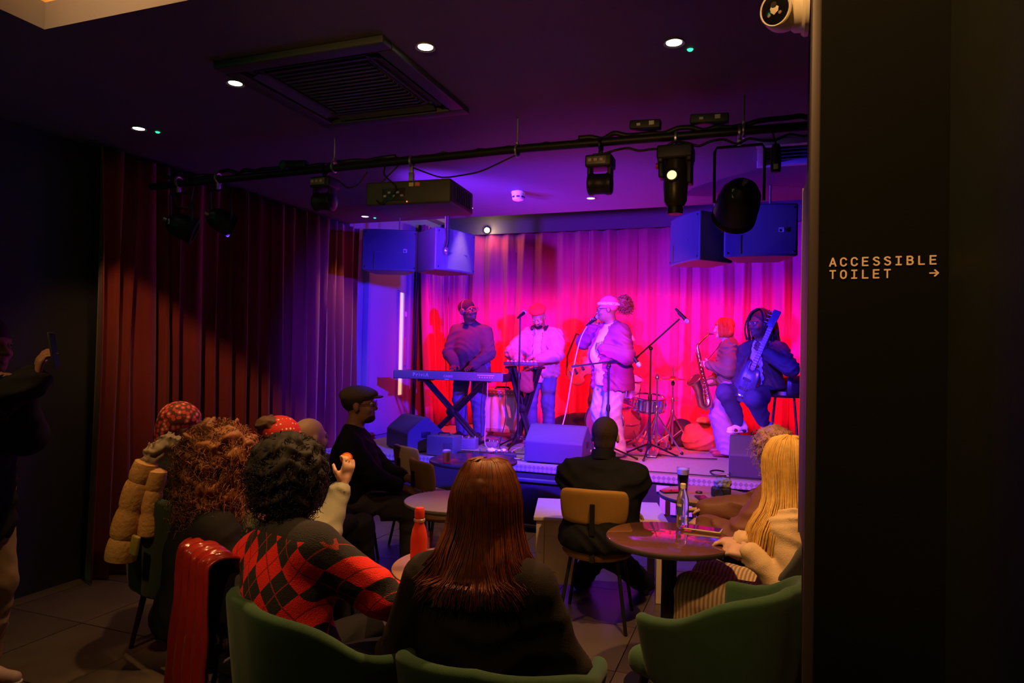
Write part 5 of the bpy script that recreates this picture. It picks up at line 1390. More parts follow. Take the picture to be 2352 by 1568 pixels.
def tubes(A, r, n=3, name='strands'):
    """A: (N, m, 3) polylines -> one mesh of thin tapering tubes"""
    A = np.asarray(A, float); N, m, _ = A.shape
    T = np.gradient(A, axis=1); T /= np.maximum(np.linalg.norm(T, axis=2, keepdims=True), 1e-9)
    ref = np.array((.31, .82, .47)); U = np.cross(T, ref); U /= np.maximum(np.linalg.norm(U, axis=2, keepdims=True), 1e-9); W = np.cross(T, U)
    rr = np.asarray(r, float); rr = np.broadcast_to(rr, (N, m))[..., None]
    V = np.stack([A + (U * math.cos(2 * math.pi * k / n) + W * math.sin(2 * math.pi * k / n)) * rr for k in range(n)], 2).reshape(-1, 3)
    base = (np.arange(N)[:, None, None] * m + np.arange(m - 1)[None, :, None]) * n; k = np.arange(n)[None, None, :]
    F = np.stack([base + k, base + (k + 1) % n, base + n + (k + 1) % n, base + n + k], -1).reshape(-1, 4)
    me = bpy.data.meshes.new(name)
    me.vertices.add(len(V)); me.vertices.foreach_set('co', V.astype(np.float32).ravel())
    me.loops.add(len(F) * 4); me.loops.foreach_set('vertex_index', F.astype(np.int32).ravel())
    me.polygons.add(len(F)); me.polygons.foreach_set('loop_start', np.arange(0, len(F) * 4, 4, dtype=np.int32))
    me.polygons.foreach_set('use_smooth', np.ones(len(F), bool)); me.update(calc_edges=True)
    return me

def curly_strands(P, prims, N, L, rad, r, m, turns=3, seed=1, droop=.02, name='curls', back=None):
    q = np.random.default_rng(seed); s = P.hs; Mx = np.stack([P.hr, P.hf, P.hu]); out = []
    w = np.array([p[3] * p[4] + p[4] * p[5] + p[3] * p[5] for p in prims]); w = w / w.sum()
    pick = q.choice(len(prims), N, p=w)
    for i in range(N):
        p = prims[pick[i]]; d = _n(q.normal(size=3)); c0 = np.array(p[:3]) + d * np.array(p[3:6]) * q.uniform(.86, 1.0)
        if back and c0[1] > back: continue
        nrm = _n(d / np.array(p[3:6])); o1 = _n(np.cross(nrm, q.normal(size=3))); o2 = np.cross(nrm, o1)
        gdir = _n(nrm * .5 + o1 * .8 + np.array((0, 0, -.9)) * q.uniform(.2, 1)); tt = np.linspace(0, 1, 12)[:, None]
        ph = q.uniform(0, 6.28); tr = turns * q.uniform(.7, 1.3)
        e1 = _n(np.cross(gdir, nrm)); e2 = np.cross(gdir, e1)
        pts = c0 + gdir * tt * L * q.uniform(.5, 1.2) + rad * q.uniform(.6, 1.4) * (e1 * np.cos(ph + tt * tr * 6.28) + e2 * np.sin(ph + tt * tr * 6.28)) - np.array((0, 0, droop)) * tt ** 2
        out.append(P.hc + (pts @ Mx) * s)
    return obj(name, tubes(out, r * np.linspace(1, .4, 12)), m, P.o)

def straight_strands(P, N, path, r, m, seed=1, name='strands', steps=14):
    """path(a, v, q) -> list of head-space points from crown to tip, a = angle around the head, v = layer"""
    q = np.random.default_rng(seed); Mx = np.stack([P.hr, P.hf, P.hu]); out = []
    for i in range(N):
        pts = np.array(path(q.uniform(-1, 1), q.uniform(0, 1), q)); L = len(pts); x = np.linspace(0, L - 1, steps); k = np.minimum(x.astype(int), L - 2); fr_ = (x - k)[:, None]
        p0 = pts[np.maximum(k - 1, 0)]; p1 = pts[k]; p2 = pts[k + 1]; p3 = pts[np.minimum(k + 2, L - 1)]
        c = .5 * (2 * p1 + (p2 - p0) * fr_ + (2 * p0 - 5 * p1 + 4 * p2 - p3) * fr_ ** 2 + (3 * p1 - p0 - 3 * p2 + p3) * fr_ ** 3)
        out.append(P.hc + (c @ Mx) * P.hs)
    return obj(name, tubes(out, r * np.concatenate([np.linspace(.6, 1, 4), np.ones(steps - 6), np.linspace(1, .3, 2)])), m, P.o)

def glasses(P, m):
    g = G()
    for k in (-1, 1):
        c = P.h(k * .033, .106, .006); g.torus(c, .021 * P.hs, .0022, P.hf, 18, 5)
        g.tube([P.h(k * .054, .100, .008), P.h(k * .077, .04, .010), P.h(k * .080, -.01, .006)], .0022, 5)
    g.tube([P.h(-.012, .108, .010), P.h(0, .112, .013), P.h(.012, .108, .010)], .0022, 5)
    return part('glasses', g, m, P.o)
def headphones(P, m, neck=False):
    if not neck:
        hp = part('headphones', G().tube([P.h(k * .092 * math.cos(a), -.01, .03 + .105 * math.sin(a)) for k, a in [(1, math.pi * i / 12) for i in range(13)]], .009, 8), m, P.o)
        for k in (-1, 1): part('ear_cup', G().lathe([(.036, 0), (.038, .016), (.03, .026), (.0001, .028)], P.h(k * .082, -.01, 0), 18, tuple(P.hr * k)), m, hp)
    else:
        c = P.nb + P.u * .035 + P.f * .02
        hp = part('headphones', G().tube([c + P.r * .095 * math.cos(a) - P.f * .085 * math.sin(a) + P.u * .012 for a in [math.pi * i / 12 for i in range(13)]], .009, 8), m, P.o)
        for k in (-1, 1): part('ear_cup', G().lathe([(.030, 0), (.031, .018), (.0001, .026)], c + P.r * k * .080 + P.f * .045 - P.u * .01, 18, tuple(_n(P.r * k + P.f * .5))), m, hp)
def lanyard(P, m, badge):
    nb, u, f, r = P.nb, P.u, P.f, P.r; b = P.c + u * .16 + f * (.16 + P.belly)
    pts = [nb - f * .05 + u * .03, nb + r * .075 + u * .02, nb + r * .08 + f * .09 - u * .08, b + r * .01]
    o = part('lanyard', G().tube(pts, .005, 5).tube([pts[0], nb - r * .075 + u * .02, nb - r * .08 + f * .09 - u * .08, b - r * .01], .005, 5), m, P.o)
    part('badge', G().box(b - u * .06, (.06, .006, .09), bev=.002), badge, o)
# ------------------------------------------------------------------ the band
DK = (0.15, 0.068, 0.045); BR = (0.24, 0.115, 0.07); PALE = (0.62, 0.38, 0.28); MED = (0.34, 0.18, 0.11)
m_denim = mat('denim_blue', (0.07, 0.11, 0.26), .8, var=(10, .3), bump=(500, .3))
m_denl = mat('denim_pale', (0.42, 0.42, 0.52), .8, var=(8, .25), bump=(500, .3))
m_knit = mat('dark_knit', (0.085, 0.065, 0.080), .9, bump=(350, .5))
m_shoe = mat('shoe_black', (0.02, 0.02, 0.02), .4); m_white = mat('white_rubber', (0.75, 0.73, 0.72), .5)

P = person('keyboard player in a dark jumper and beanie looking to the side', (-3.25, 7.36, 2.105), 270, ST, H=1.74, lean=7, hd=(72, 8, 6), wr=(-3.33, 7.20, 1.475), wl=(-3.10, 7.20, 1.475),
           hr=((.25, -1, -.25), (0, -.2, -1)), hl=((-.2, -1, -.25), (0, -.2, -1)), er=(1, -.4, -.3), el=(-1, -.4, -.3), g=1.30, sw=1.02, skin=DK, vox=.008, curl=(22, 22), belly=.05)
top(P, m_knit, 'jumper', .028, hem=.15, seed=1, fold=.008)
trousers(P, m_denim, .02); shoes(P, m_shoe)
part('collar', G().torus(P.nb + P.u * .022 + P.f * .012, .068, .014, tuple(P.u + P.f * .35), 24, 8), mat('collar_dark', (0.03, 0.028, 0.04), .8), P.o)
hair(P, [(0, -.022, .050, .086, .102, .086)], mat('beanie_knit', (0.03, 0.024, 0.024), .95, bump=(160, .6)), name='beanie', cuts=[(0, .12, -.03, .08, .07, .075), (0, 0.02, -.10, .12, .12, .09)], disp=folds(.002, (60, 60, 60)))
headphones(P, mat('headphone_dark', (0.10, 0.085, 0.09), .35)); glasses(P, m_blackp)

P = person('person in a red beret and pale jacket bending over a controller', (-2.475, 7.66, 2.05), 268, ST, H=1.76, lean=8, hd=(0, -34, 0), wr=(-2.65, 7.47, 1.56), wl=(-2.40, 7.45, 1.56),
           hr=((.25, -1, -.35), (0, -.3, -1)), hl=((-.35, -1, -.35), (0, -.3, -1)), er=(1, -.3, -.25), el=(-1, -.3, -.25), g=1.12, sw=1.10, skin=MED, vox=.008, curl=(30, 30), belly=.02)
top(P, mat('tshirt_grey', (0.42, 0.36, 0.40), .85, var=(9, .35)), 'tshirt', .012, sleeve=.4, hem=.16, seed=4, fold=.002)
top(P, mat('pale_work_jacket', (0.36, 0.22, 0.30), .75, var=(9, .12), bump=(300, .2)), 'jacket', .05, ta=.040, hem=.10, opening=.055, seed=5, fold=.013, bulk=.02, fr=(11, 11, 19))
trousers(P, m_denim, .022); shoes(P, m_shoe)
cb = P.nb + P.u * .015 + P.f * .02
part('collar', G().tube([cb + P.r * .10 * math.cos(a) + P.f * (.085 * math.sin(a)) - P.u * (.06 * (math.sin(a) > .5)) for a in [R(60 - 300 * i / 16) for i in range(17)]], .022, 8), mat('jacket_collar', (0.22, 0.17, 0.20), .8), P.o)
bt_ = hair(P, [(0, -.018, .088, .100, .112, .044), (.02, -.03, .100, .092, .096, .034)], mat('beret_red', (0.62, 0.02, 0.03), .85, bump=(300, .3)), name='beret')
part('beret_stalk', G().tube([P.h(0, -.02, .128), P.h(.004, -.02, .145)], .004, 6), MATS['beret_red'], bt_)
hair(P, [(0, .055, -.084, .050, .050, .034), (0, .088, -.048, .03, .02, .008)], mat('beard_dark', (0.02, 0.013, 0.01), .9), name='beard', cuts=[(0, .115, -.06, .022, .03, .009)], disp=curls(.003, 160))
headphones(P, m_blackp, True)

P = person('singer in a magenta lit denim jacket and patterned headscarf holding a microphone', (-1.475, 6.84, 2.085), 222, ST, H=1.68, lean=2, hd=(-30, -4, 0), wr=(-1.66, 6.98, 1.905), wl=(-1.46, 6.62, 1.68),
           hr=((.12, -.35, .9), (.35, -.9, -.3)), hl=((-.75, .35, .25), (.3, .9, 0)), er=(.9, -.1, -.8), el=(-.8, -.8, -.35), g=1.30, sw=1.0, skin=BR, vox=.008, curl=(62, 60), belly=.06)
top(P, mat('shirt_white', (0.70, 0.64, 0.62), .85, bump=(200, .15)), 'shirt', .020, sleeve=.35, hem=.14, seed=7, fold=.0025)
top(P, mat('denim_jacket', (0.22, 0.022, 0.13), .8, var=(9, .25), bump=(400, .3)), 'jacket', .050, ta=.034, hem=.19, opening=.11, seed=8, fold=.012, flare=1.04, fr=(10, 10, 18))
trousers(P, m_denl, .03, .03, .04, seed=9, fold=.009); shoes(P, m_white)
for i, z in enumerate((.30, .16, .02, -.12)): part('button', G().sphere(P.c + P.u * z + P.f * .20 - P.r * .10, .010, 8), m_steel, P.o)
cb = P.nb + P.u * .0
part('collar', G().tube([cb + P.r * .098 * math.cos(a) + P.f * .085 * math.sin(a) - P.u * (.03 * (math.sin(a) > .4)) for a in [R(55 - 290 * i / 16) for i in range(17)]], .024, 8), MATS['denim_jacket'], P.o)
def scarf_mat(name, c1, c2, sc, thr, rnd=1.0, c3=None):
    m, nt, b, tc = node_mat(name, .75)
    v = nt.nodes.new('ShaderNodeTexVoronoi'); v.inputs['Scale'].default_value = sc; v.inputs['Randomness'].default_value = rnd
    nt.links.new(tc.outputs['Object'], v.inputs['Vector'])
    f_ = mathn(nt, 'LESS_THAN', v.outputs['Distance'], thr)
    col_ = mixc(nt, f_, c1, c2)
    if c3:
        f2 = mathn(nt, 'LESS_THAN', v.outputs['Distance'], thr * .5); col_ = mixc(nt, f2, col_, c3)
    nt.links.new(col_, b.inputs['Base Color']); return m
hair(P, [(0, -.022, .052, .087, .104, .090)], mat('scarf_rose', (0.55, 0.10, 0.20), .8), name='headscarf', cuts=[(0, .125, -.03, .09, .075, .085), (0, .06, -.115, .14, .14, .10)], disp=folds(.003, (50, 50, 50)))
part('scarf_band', G().tube([P.h(.089 * math.cos(a), -.02 + .104 * math.sin(a), .052 + .012 * math.sin(a)) for a in [2 * math.pi * i / 28 for i in range(28)]], .017, 8, closed=True), scarf_mat('band_print', (0.75, 0.62, 0.66), (0.25, 0.10, 0.2), 60, .35), P.o)
PUFF = [(0, -.165, .055, .075, .075, .075), (.01, -.19, .02, .06, .055, .06)]
m_puff = mat('hair_auburn', (0.20, 0.065, 0.05), .8)
hair(P, PUFF, m_puff, disp=curls(.012, 95, 2)); curly_strands(P, PUFF, 260, .05, .010, .0028, m_puff, 2, 4)
glasses(P, m_blackp)
hpos = P.wri['R'] + P.hand['R'][0] * .085 + P.hand['R'][1] * .03
Mw = P.o.matrix_basis if False else None
a_ = R(222 - 90); hx = P.base[0] + hpos[0] * math.cos(a_) - hpos[1] * math.sin(a_); hy = P.base[1] + hpos[0] * math.sin(a_) + hpos[1] * math.cos(a_); hzz = P.base[2] + hpos[2]
microphone('hand_microphone', (hx + .035, hy - .015, hzz + .035), (.75, -.25, .55), 'hand held silver microphone at the singer\'s mouth')
floor_cable([(hx - .07, hy + .02, hzz - .05), (-1.76, 6.85, 1.80), (-1.82, 6.8, 1.45), (-1.88, 6.8, 1.0), (-1.96, 6.75, .70), (-1.98, 6.65, ST + .012), (-1.9, 6.6, ST + .012)], 'pale cable hanging from the hand held microphone', .006, m_cw2)

P = person('guitarist half hidden behind the singer', (-1.86, 8.22, 2.02), 245, ST, H=1.70, lean=6, hd=(10, -14, 0), wr=(-2.06, 8.0, 1.50), wl=(-1.72, 7.98, 1.62), hr=((.5, -.5, -.5), (.2, .8, -.2)), hl=((-.2, -.4, .8), (.3, .9, 0)), er=(1, -.3, -.4), g=1.0, skin=BR, vox=.009, curl=(50, 60))
top(P, mat('shirt_rust', (0.45, 0.10, 0.06), .8), 'shirt', .022, hem=.14, seed=11); trousers(P, mat('trousers_brown', (0.20, 0.09, 0.06), .8), .02); shoes(P, m_shoe)
hair(P, SHORT, mat('hair_black', (0.012, 0.010, 0.010), .8), cuts=FACECUT, disp=curls(.003, 140))
gt = thing('electric_guitar', 'orange electric guitar held behind the singer', 'guitar', (-2.02, 7.93, 1.45), R(-12))
sp = S().ell((-.08, 0, -.02), (.13, .022, .15), .03).ell((.09, 0, .0), (.10, .022, .12), .04).ell((.03, 0, .09), (.035, .05, .045), .01, sub=True).ell((.03, 0, -.125), (.04, .05, .03), .01, sub=True)
gt.rotation_euler = (0, R(-28), R(-12))
obj('body', sp.mesh(.009), mat('guitar_orange', (0.60, 0.18, 0.05), .3), gt)
part('neck', G().box((.40, -.028, .0), (.50, .016, .045), bev=.005), mat('maple', (0.45, 0.25, 0.1), .4), gt)
part('headstock', G().box((.70, -.026, .015), (.15, .014, .075), bev=.006), mat('maple', (0.45, 0.25, 0.1), .4), gt)
for i in range(2): part('pickup', G().box((.04 - .10 * i, -.024, 0), (.03, .01, .07), bev=.003), m_blackp, gt)
part('bridge', G().box((-.13, -.024, 0), (.02, .012, .08), bev=.003), m_chrome, gt)
for i in range(6): part('string', G().tube([(-.13, -.036, -.018 + i * .007), (.66, -.039, -.015 + i * .006)], .0012, 4), m_steel, gt)
part('strap', G().tube([(.17, -.01, .08), (.2, .12, .30), (.05, .2, .46), (-.15, .12, .25), (-.2, 0, .02)], .012, 6), m_blackp, gt)

P = person('saxophonist with an orange red bob in an olive bomber jacket', (-0.375, 7.47, 1.925), 190, ST, H=1.56, lean=3, hd=(-4, -2, 0), wr=(-.50, 7.50, 1.37), wl=(-.50, 7.32, 1.545), hr=((-.8, -.25, -.3), (.2, -.9, .1)), hl=((-.85, .25, .1), (.2, .9, .1)),
           er=(.6, -.8, -.5), el=(-.6, -.8, -.5), g=1.0, sw=.95, skin=PALE, vox=.008, curl=(48, 45))
top(P, mat('tshirt_wine', (0.30, 0.05, 0.08), .85), 'tshirt', .010, sleeve=.4, hem=.12, seed=12, fold=.002)
top(P, mat('bomber_olive', (0.16, 0.12, 0.06), .6, bump=(120, .15)), 'jacket', .042, ta=.034, hem=.04, opening=.035, seed=13, fold=.012, bulk=.015, fr=(12, 12, 20))
trousers(P, mat('wide_trousers', (0.30, 0.20, 0.46), .85, bump=(300, .2)), .035, .06, .085, seed=14, fold=.010); shoes(P, mat('shoe_wine', (0.25, 0.05, 0.07), .4))
m_bob = mat('hair_copper', (0.42, 0.11, 0.02), .45, var=(30, .3))
hair(P, [(0, -.025, .042, .086, .100, .088), (.055, -.03, -.045, .034, .062, .065), (-.055, -.03, -.045, .034, .062, .065), (0, -.075, -.04, .07, .035, .06), (0, .07, .055, .055, .03, .03)], m_bob, cuts=[(0, .115, -.040, .055, .07, .080)])
def bobpath(a, v, q):
    an = a * math.pi * .78 - math.pi / 2; x, y = math.cos(an), math.sin(an); j = q.uniform(-.006, .006)
    return [(x * .03, y * .04, .128), (x * .075 + j, y * .088, .095), (x * .090 + j, y * .104 - .01, .02), (x * .091, y * .100 - .012, -.06), (x * .078 + j, y * .088 - .01, -.108 + .02 * v)]
straight_strands(P, 420, bobpath, .0022, m_bob, 6)
# saxophone
m_brs = mat('sax_lacquer', (0.72, 0.42, 0.20), .22, .95)
sx_ = thing('saxophone', 'tenor saxophone with a bright flared bell', 'saxophone', (-0.54, 7.36, 1.50))
mo = P.base; mth = (P.h(0, .115, -.06)); a_ = R(190 - 90); mw = (mo[0] + mth[0] * math.cos(a_) - mth[1] * math.sin(a_) + .54, mo[1] + mth[0] * math.sin(a_) + mth[1] * math.cos(a_) - 7.36, mo[2] + mth[2] - 1.50)
nk = [mw, (mw[0] - .05, mw[1], mw[2] + .0), (-.065, .01, .275), (-.090, 0, .245), (-.088, 0, .20)]
part('neck', G().tube(nk[1:], [.010, .012, .014, .016], 10), m_brs, sx_); part('mouthpiece', G().tube(nk[:2], [.006, .011], 10), m_blackp, sx_)
bdy = [(-.088, 0, .21), (-.07, 0, .10), (-.03, 0, -.08), (.015, 0, -.26), (.035, 0, -.33), (.030, -.01, -.375), (.0, -.02, -.395), (-.035, -.03, -.37), (-.050, -.035, -.30), (-.060, -.04, -.22), (-.085, -.05, -.15), (-.110, -.06, -.115)]
part('body_tube', G().tube(bdy, [.017, .021, .027, .034, .038, .041, .043, .045, .047, .052, .066, .083], 16, cap=False), m_brs, sx_)
ax = Vector((-.55, -.45, .70)).normalized()
part('bell_rim', G().torus((-.112, -.061, -.113), .084, .007, tuple(ax), 28, 8), m_brs, sx_)
part('bell_inside', G().lathe([(.080, 0), (.055, -.05), (.04, -.10), (.0001, -.12)], (-.112, -.061, -.113), 24, tuple(ax)), m_brs, sx_)
for i in range(11):
    u_ = i / 10; p = Vector((-.082, -.028, .15)).lerp(Vector((.022, -.048, -.29)), u_)
    part('key_cup', G().lathe([(.011 + .008 * u_, 0), (.011 + .008 * u_, .005), (.0001, .008)], p, 12, (-.5, -.8, .2)), m_brs, sx_)
part('key_rod', G().tube([(-.105, -.012, .17), (-.005, -.035, -.30)], .004, 6).tube([(-.06, -.03, .17), (.04, -.05, -.28)], .004, 6), m_brs, sx_)
part('bell_guard', G().tube([(-.06, -.09, -.20), (-.02, -.07, -.20), (.0, -.05, -.17)], .004, 6), m_brs, sx_)
part('neck_strap', G().tube([(-.05, .01, .02), (.06, .06, .16), (.14, .12, .27)], .005, 5), m_cable, sx_)

P = person('bass player with locs in a dark jacket seated on the stool', (-0.02, 7.13, 1.955), 240, ST, True, H=1.72, hip=.74, lean=3, side=0, hd=(-18, -2, 0), wr=(-.10, 7.12, 1.585), wl=(.045, 6.92, 1.675),
           hr=((-.1, -.6, -.8), (.7, .5, -.2)), hl=((-.75, -.15, .55), (-.1, .9, .2)), er=(1, -.7, -.2), el=(-.9, -.4, -.6), feet=[(.14, .16, .36), (-.12, .12, .36)], g=1.02, skin=DK, vox=.008, curl=(35, 62), seatz=.72)
top(P, mat('tee_print', (0.62, 0.60, 0.62), .85, var=(7, .5)), 'tshirt', .014, sleeve=.4, hem=.10, seed=15, fold=.002)
top(P, mat('dark_jacket', (0.05, 0.045, 0.055), .7, bump=(250, .2)), 'jacket', .042, ta=.034, hem=.08, opening=.07, seed=16, fold=.011, fr=(12, 12, 20))
trousers(P, mat('denim_dark', (0.035, 0.04, 0.11), .8, bump=(500, .3)), .022, .024, .022, seed=17); shoes(P, m_white, mat('sole_white', (0.8, 0.78, 0.76), .5))
m_loc = mat('hair_locs', (0.035, 0.020, 0.016), .75)
hair(P, SHORT, m_loc, cuts=FACECUT)
def locpath(a, v, q):
    an = a * math.pi * .62 - math.pi / 2; x, y = math.cos(an), math.sin(an); w = 1 + .30 * v
    return [(x * .02, y * .03, .13 + .02 * v), (x * .085, y * .10, .10 + .01 * v), (x * .105 * w, y * .12 * w, .01), (x * .110 * w + q.uniform(-.015, .015), y * .125 * w - .01, -.07), (x * .105 * w + q.uniform(-.02, .02), y * .12 * w - .02, -.13 - .04 * q.uniform())]
straight_strands(P, 70, locpath, .0085, m_loc, 7, 'locs')
part('earring', G().sphere(P.h(-.084, .0, -.045), .006, 8), m_steel, P.o)
part('pass_badge', G().box(P.c + P.u * .16 + P.f * .19, (.06, .006, .08), bev=.002), mat('badge_white', (0.75, 0.73, 0.75), .5), P.o)
# bass guitar: body on the lap, neck up to the right of the picture
bg_scale = .88
bg = thing('bass_guitar', 'dark bass guitar resting on the seated player\'s lap', 'bass guitar', (-.11, 6.90, 1.44))
bg.scale = (bg_scale,) * 3; dirn = Vector((.185, -.03, .47)).normalized(); zz_ = Vector((-.40, -.9, .05)); zz_ = (zz_ - dirn * zz_.dot(dirn)).normalized(); yy_ = zz_.cross(dirn); bg.rotation_euler = Matrix((dirn, yy_, zz_)).transposed().to_euler()
sp = S().ell((-.13, 0, 0), (.16, .13, .022), .03).ell((.05, .055, 0), (.13, .06, .022), .04).ell((.02, -.055, 0), (.10, .06, .022), .04).ell((.13, 0, 0), (.05, .035, .05), .01, sub=True)
mbd = mat('bass_dark', (0.05, 0.05, 0.11), .25)
q_ = obj('body', sp.mesh(.008), mbd, bg)
part('neck', G().box((.34, 0, .0), (.52, .055, .022), bev=.006), mat('rosewood', (0.30, 0.20, 0.26), .4), bg)
for i in range(16): part('fret', G().box((.12 + i * .029, 0, .0125), (.003, .053, .003)), m_steel, bg)
part('headstock', G().box((.68, .01, -.005), (.19, .085, .018), (0, .12, 0), bev=.006), mbd, bg)
for i in range(4): part('tuning_peg', G().tube([(.62 + i * .04, .04, 0), (.62 + i * .04, .085, 0)], .005, 6).sphere((.62 + i * .04, .09, 0), .011, 8, (1, .5, .8)), m_chrome, bg)
for i in range(2): part('pickup', G().box((-.03 - .11 * i, 0, .024), (.03, .10, .012), bev=.003), m_blackp, bg)
part('bridge', G().box((-.22, 0, .026), (.04, .08, .014), bev=.003), m_chrome, bg)
for i in range(4): part('string', G().tube([(-.22, -.024 + i * .016, .034), (.60, -.018 + i * .012, .016)], .0014, 4), m_steel, bg)
# ------------------------------------------------------------------ the audience
m_blk = mat('cloth_black', (0.013, 0.012, 0.013), .9, bump=(300, .2), spec=.15); m_jet = mat('cloth_jet', (0.010, 0.010, 0.012), .85, bump=(200, .15), spec=.2)
m_hblack = mat('hair_jet', (0.012, 0.009, 0.008), .75)

# person with auburn straight hair, seen from behind
P = person('person with long auburn hair in a dark coat, nearest the camera', (-0.865, 2.145, 1.115), 95, 0, True, H=1.72, lean=5, hd=(3, -2, 0), g=1.02, sw=1.0, skin=PALE, vox=.011)
top(P, mat('coat_charcoal', (0.032, 0.026, 0.024), .9, spec=.15, var=(20, .2), bump=(350, .3)), 'coat', .042, ta=.036, hem=.1, seed=21, fold=.010, fr=(8, 8, 13))
trousers(P, m_jet, .02); shoes(P, m_shoe)
m_aub = mat('hair_auburn_straight', (0.26, 0.070, 0.018), .38, var=(40, .5))
hair(P, [(0, -.020, .040, .088, .102, .092), (0, -.045, -.06, .082, .075, .11), (0, -.055, -.14, .085, .055, .08), (0, -.125, -.19, .095, .045, .085)], m_aub, cuts=[(0, .13, -.05, .06, .08, .10)])
def aubpath(a, v, q):
    an = a * math.pi * .80 - math.pi / 2; x, y = math.cos(an), math.sin(an); j = q.uniform(-.008, .008); o = .006 + .012 * v
    tip = q.uniform(-.262, -.20); ro = .125 + .04 * q.uniform()
    return [(x * .012, y * .015 - .01, .130 + o * .5), (x * .066, y * .08, .110 + o), (x * (.092 + o), y * (.105 + o) - .005, .035), (x * (.096 + o) + j, y * (.098 + o) - .012, -.06), (x * (.112 + o) + j * 2, y * (.118 + o) - .032, -.13), (x * ro + j * 3 + .012 * math.sin(a * 20), y * .150 - .036, -.185), (x * (ro + .035) + j * 4 + .02 * math.sin(a * 9), y * .182 - .036, tip)]
straight_strands(P, 1900, aubpath, .0018, m_aub, 8)

# argyle jumper, black afro
P = person('person with a black afro in a red and black argyle jumper', (-1.605, 2.09, 1.145), 72, 0, True, H=1.68, lean=4, side=-15, hd=(4, -4, 0), g=1.0, sw=1.02, skin=MED, vox=.011, wr=(-1.15, 2.30, .62), wl=(-1.50, 2.52, .66), er=(1, -.6, -.4))
def argyle():
    m, nt, b, tc = node_mat('argyle_knit', .9)
    sx = nt.nodes.new('ShaderNodeSeparateXYZ'); nt.links.new(tc.outputs['Object'], sx.inputs[0])
    u_ = mathn(nt, 'DIVIDE', mathn(nt, 'ADD', sx.outputs['X'], 5.03), .115); v_ = mathn(nt, 'DIVIDE', mathn(nt, 'ADD', sx.outputs['Z'], 5.0), .155)
    s_ = mathn(nt, 'ADD', u_, v_); t_ = mathn(nt, 'SUBTRACT', u_, v_)
    par = mathn(nt, 'MODULO', mathn(nt, 'ADD', mathn(nt, 'FLOOR', s_), mathn(nt, 'ADD', mathn(nt, 'FLOOR', t_), 200)), 2)
    dk = mathn(nt, 'GREATER_THAN', par, .5)
    c = mixc(nt, dk, (0.78, 0.018, 0.012), (0.020, 0.017, 0.018))
    l1 = mathn(nt, 'LESS_THAN', mathn(nt, 'ABSOLUTE', mathn(nt, 'SUBTRACT', mathn(nt, 'FRACT', s_), .5)), .022)
    l2 = mathn(nt, 'LESS_THAN', mathn(nt, 'ABSOLUTE', mathn(nt, 'SUBTRACT', mathn(nt, 'FRACT', mathn(nt, 'ADD', t_, 100)), .5)), .022)
    ln = mathn(nt, 'MAXIMUM', l1, l2)
    lc = mixc(nt, dk, (0.28, 0.008, 0.006), (0.30, 0.03, 0.02))
    c = mixc(nt, ln, c, lc)
    yoke = mathn(nt, 'GREATER_THAN', sx.outputs['Z'], 0.985)
    c = mixc(nt, yoke, c, (0.018, 0.016, 0.017))
    nt.links.new(c, b.inputs['Base Color'])
    n = nt.nodes.new('ShaderNodeTexNoise'); n.inputs['Scale'].default_value = 260; nt.links.new(tc.outputs['Object'], n.inputs['Vector'])
    bp = nt.nodes.new('ShaderNodeBump'); bp.inputs['Strength'].default_value = .5; bp.inputs['Distance'].default_value = .01; nt.links.new(n.outputs['Fac'], bp.inputs['Height']); nt.links.new(bp.outputs[0], b.inputs['Normal'])
    return m
top(P, argyle(), 'jumper', .030, ta=.030, hem=.1, seed=22, fold=.006, fr=(8, 8, 12))
part('collar', G().torus(P.nb + P.u * .035, .070, .018, tuple(P.u + P.f * .2), 24, 8), m_blk, P.o)
part('neck_label', G().box(P.nb + P.u * .045 - P.f * .083, (.045, .004, .022), bev=.001), mat('label_red_white', (0.7, 0.25, 0.22), .6), P.o)
trousers(P, m_jet, .02); shoes(P, m_shoe)
AF = [(0, -.03, .030, .128, .130, .128), (0, -.03, -.05, .115, .11, .10)]
hair(P, AF, m_hblack, disp=curls(.008, 90, 5), cuts=[(0, .15, -.06, .065, .08, .10)]); curly_strands(P, AF, 1500, .035, .009, .0020, m_hblack, 2.2, 9)

# ginger curly hair
P = person('person with a big mass of ginger curly hair in a dark top', (-2.12, 2.30, 1.135), 58, 0, True, H=1.68, lean=6, hd=(-6, -2, 0), g=1.02, skin=PALE, vox=.011)
top(P, m_blk, 'top', .026, hem=.1, seed=23); trousers(P, m_jet, .02); shoes(P, m_shoe)
CU = [(0, -.025, .030, .138, .140, .135), (0, -.04, -.10, .150, .125, .12), (-.03, -.05, -.19, .13, .10, .08)]
m_gin = mat('hair_ginger', (0.26, 0.095, 0.026), .55, var=(30, .5))
hair(P, CU, m_gin, disp=curls(.014, 62, 6), cuts=[(0, .16, -.05, .06, .09, .10)]); curly_strands(P, CU, 2600, .07, .013, .0019, m_gin, 2.6, 10, .03)

# floral headscarf
P = person('person in a red floral headscarf beside the long curtain', (-3.055, 2.99, 1.165), 55, 0, True, H=1.66, lean=5, hd=(-8, -2, 0), g=1.0, skin=BR, vox=.011)
top(P, m_blk, 'top', .035, ta=.03, hem=.1, seed=24); trousers(P, m_jet, .02); shoes(P, m_shoe)
hair(P, [(0, -.022, .042, .094, .108, .096), (0, -.08, -.02, .07, .06, .07), (0, -.105, -.065, .04, .035, .045)], scarf_mat('floral_print', (0.16, 0.05, 0.03), (0.85, 0.09, 0.06), 40, .52, .8, (0.95, 0.62, 0.48)), name='headscarf', cuts=[(0, .13, -.04, .08, .07, .085)], disp=folds(.004, (40, 40, 40)))
hair(P, [(0, -.06, -.09, .075, .06, .05)], m_hblack)

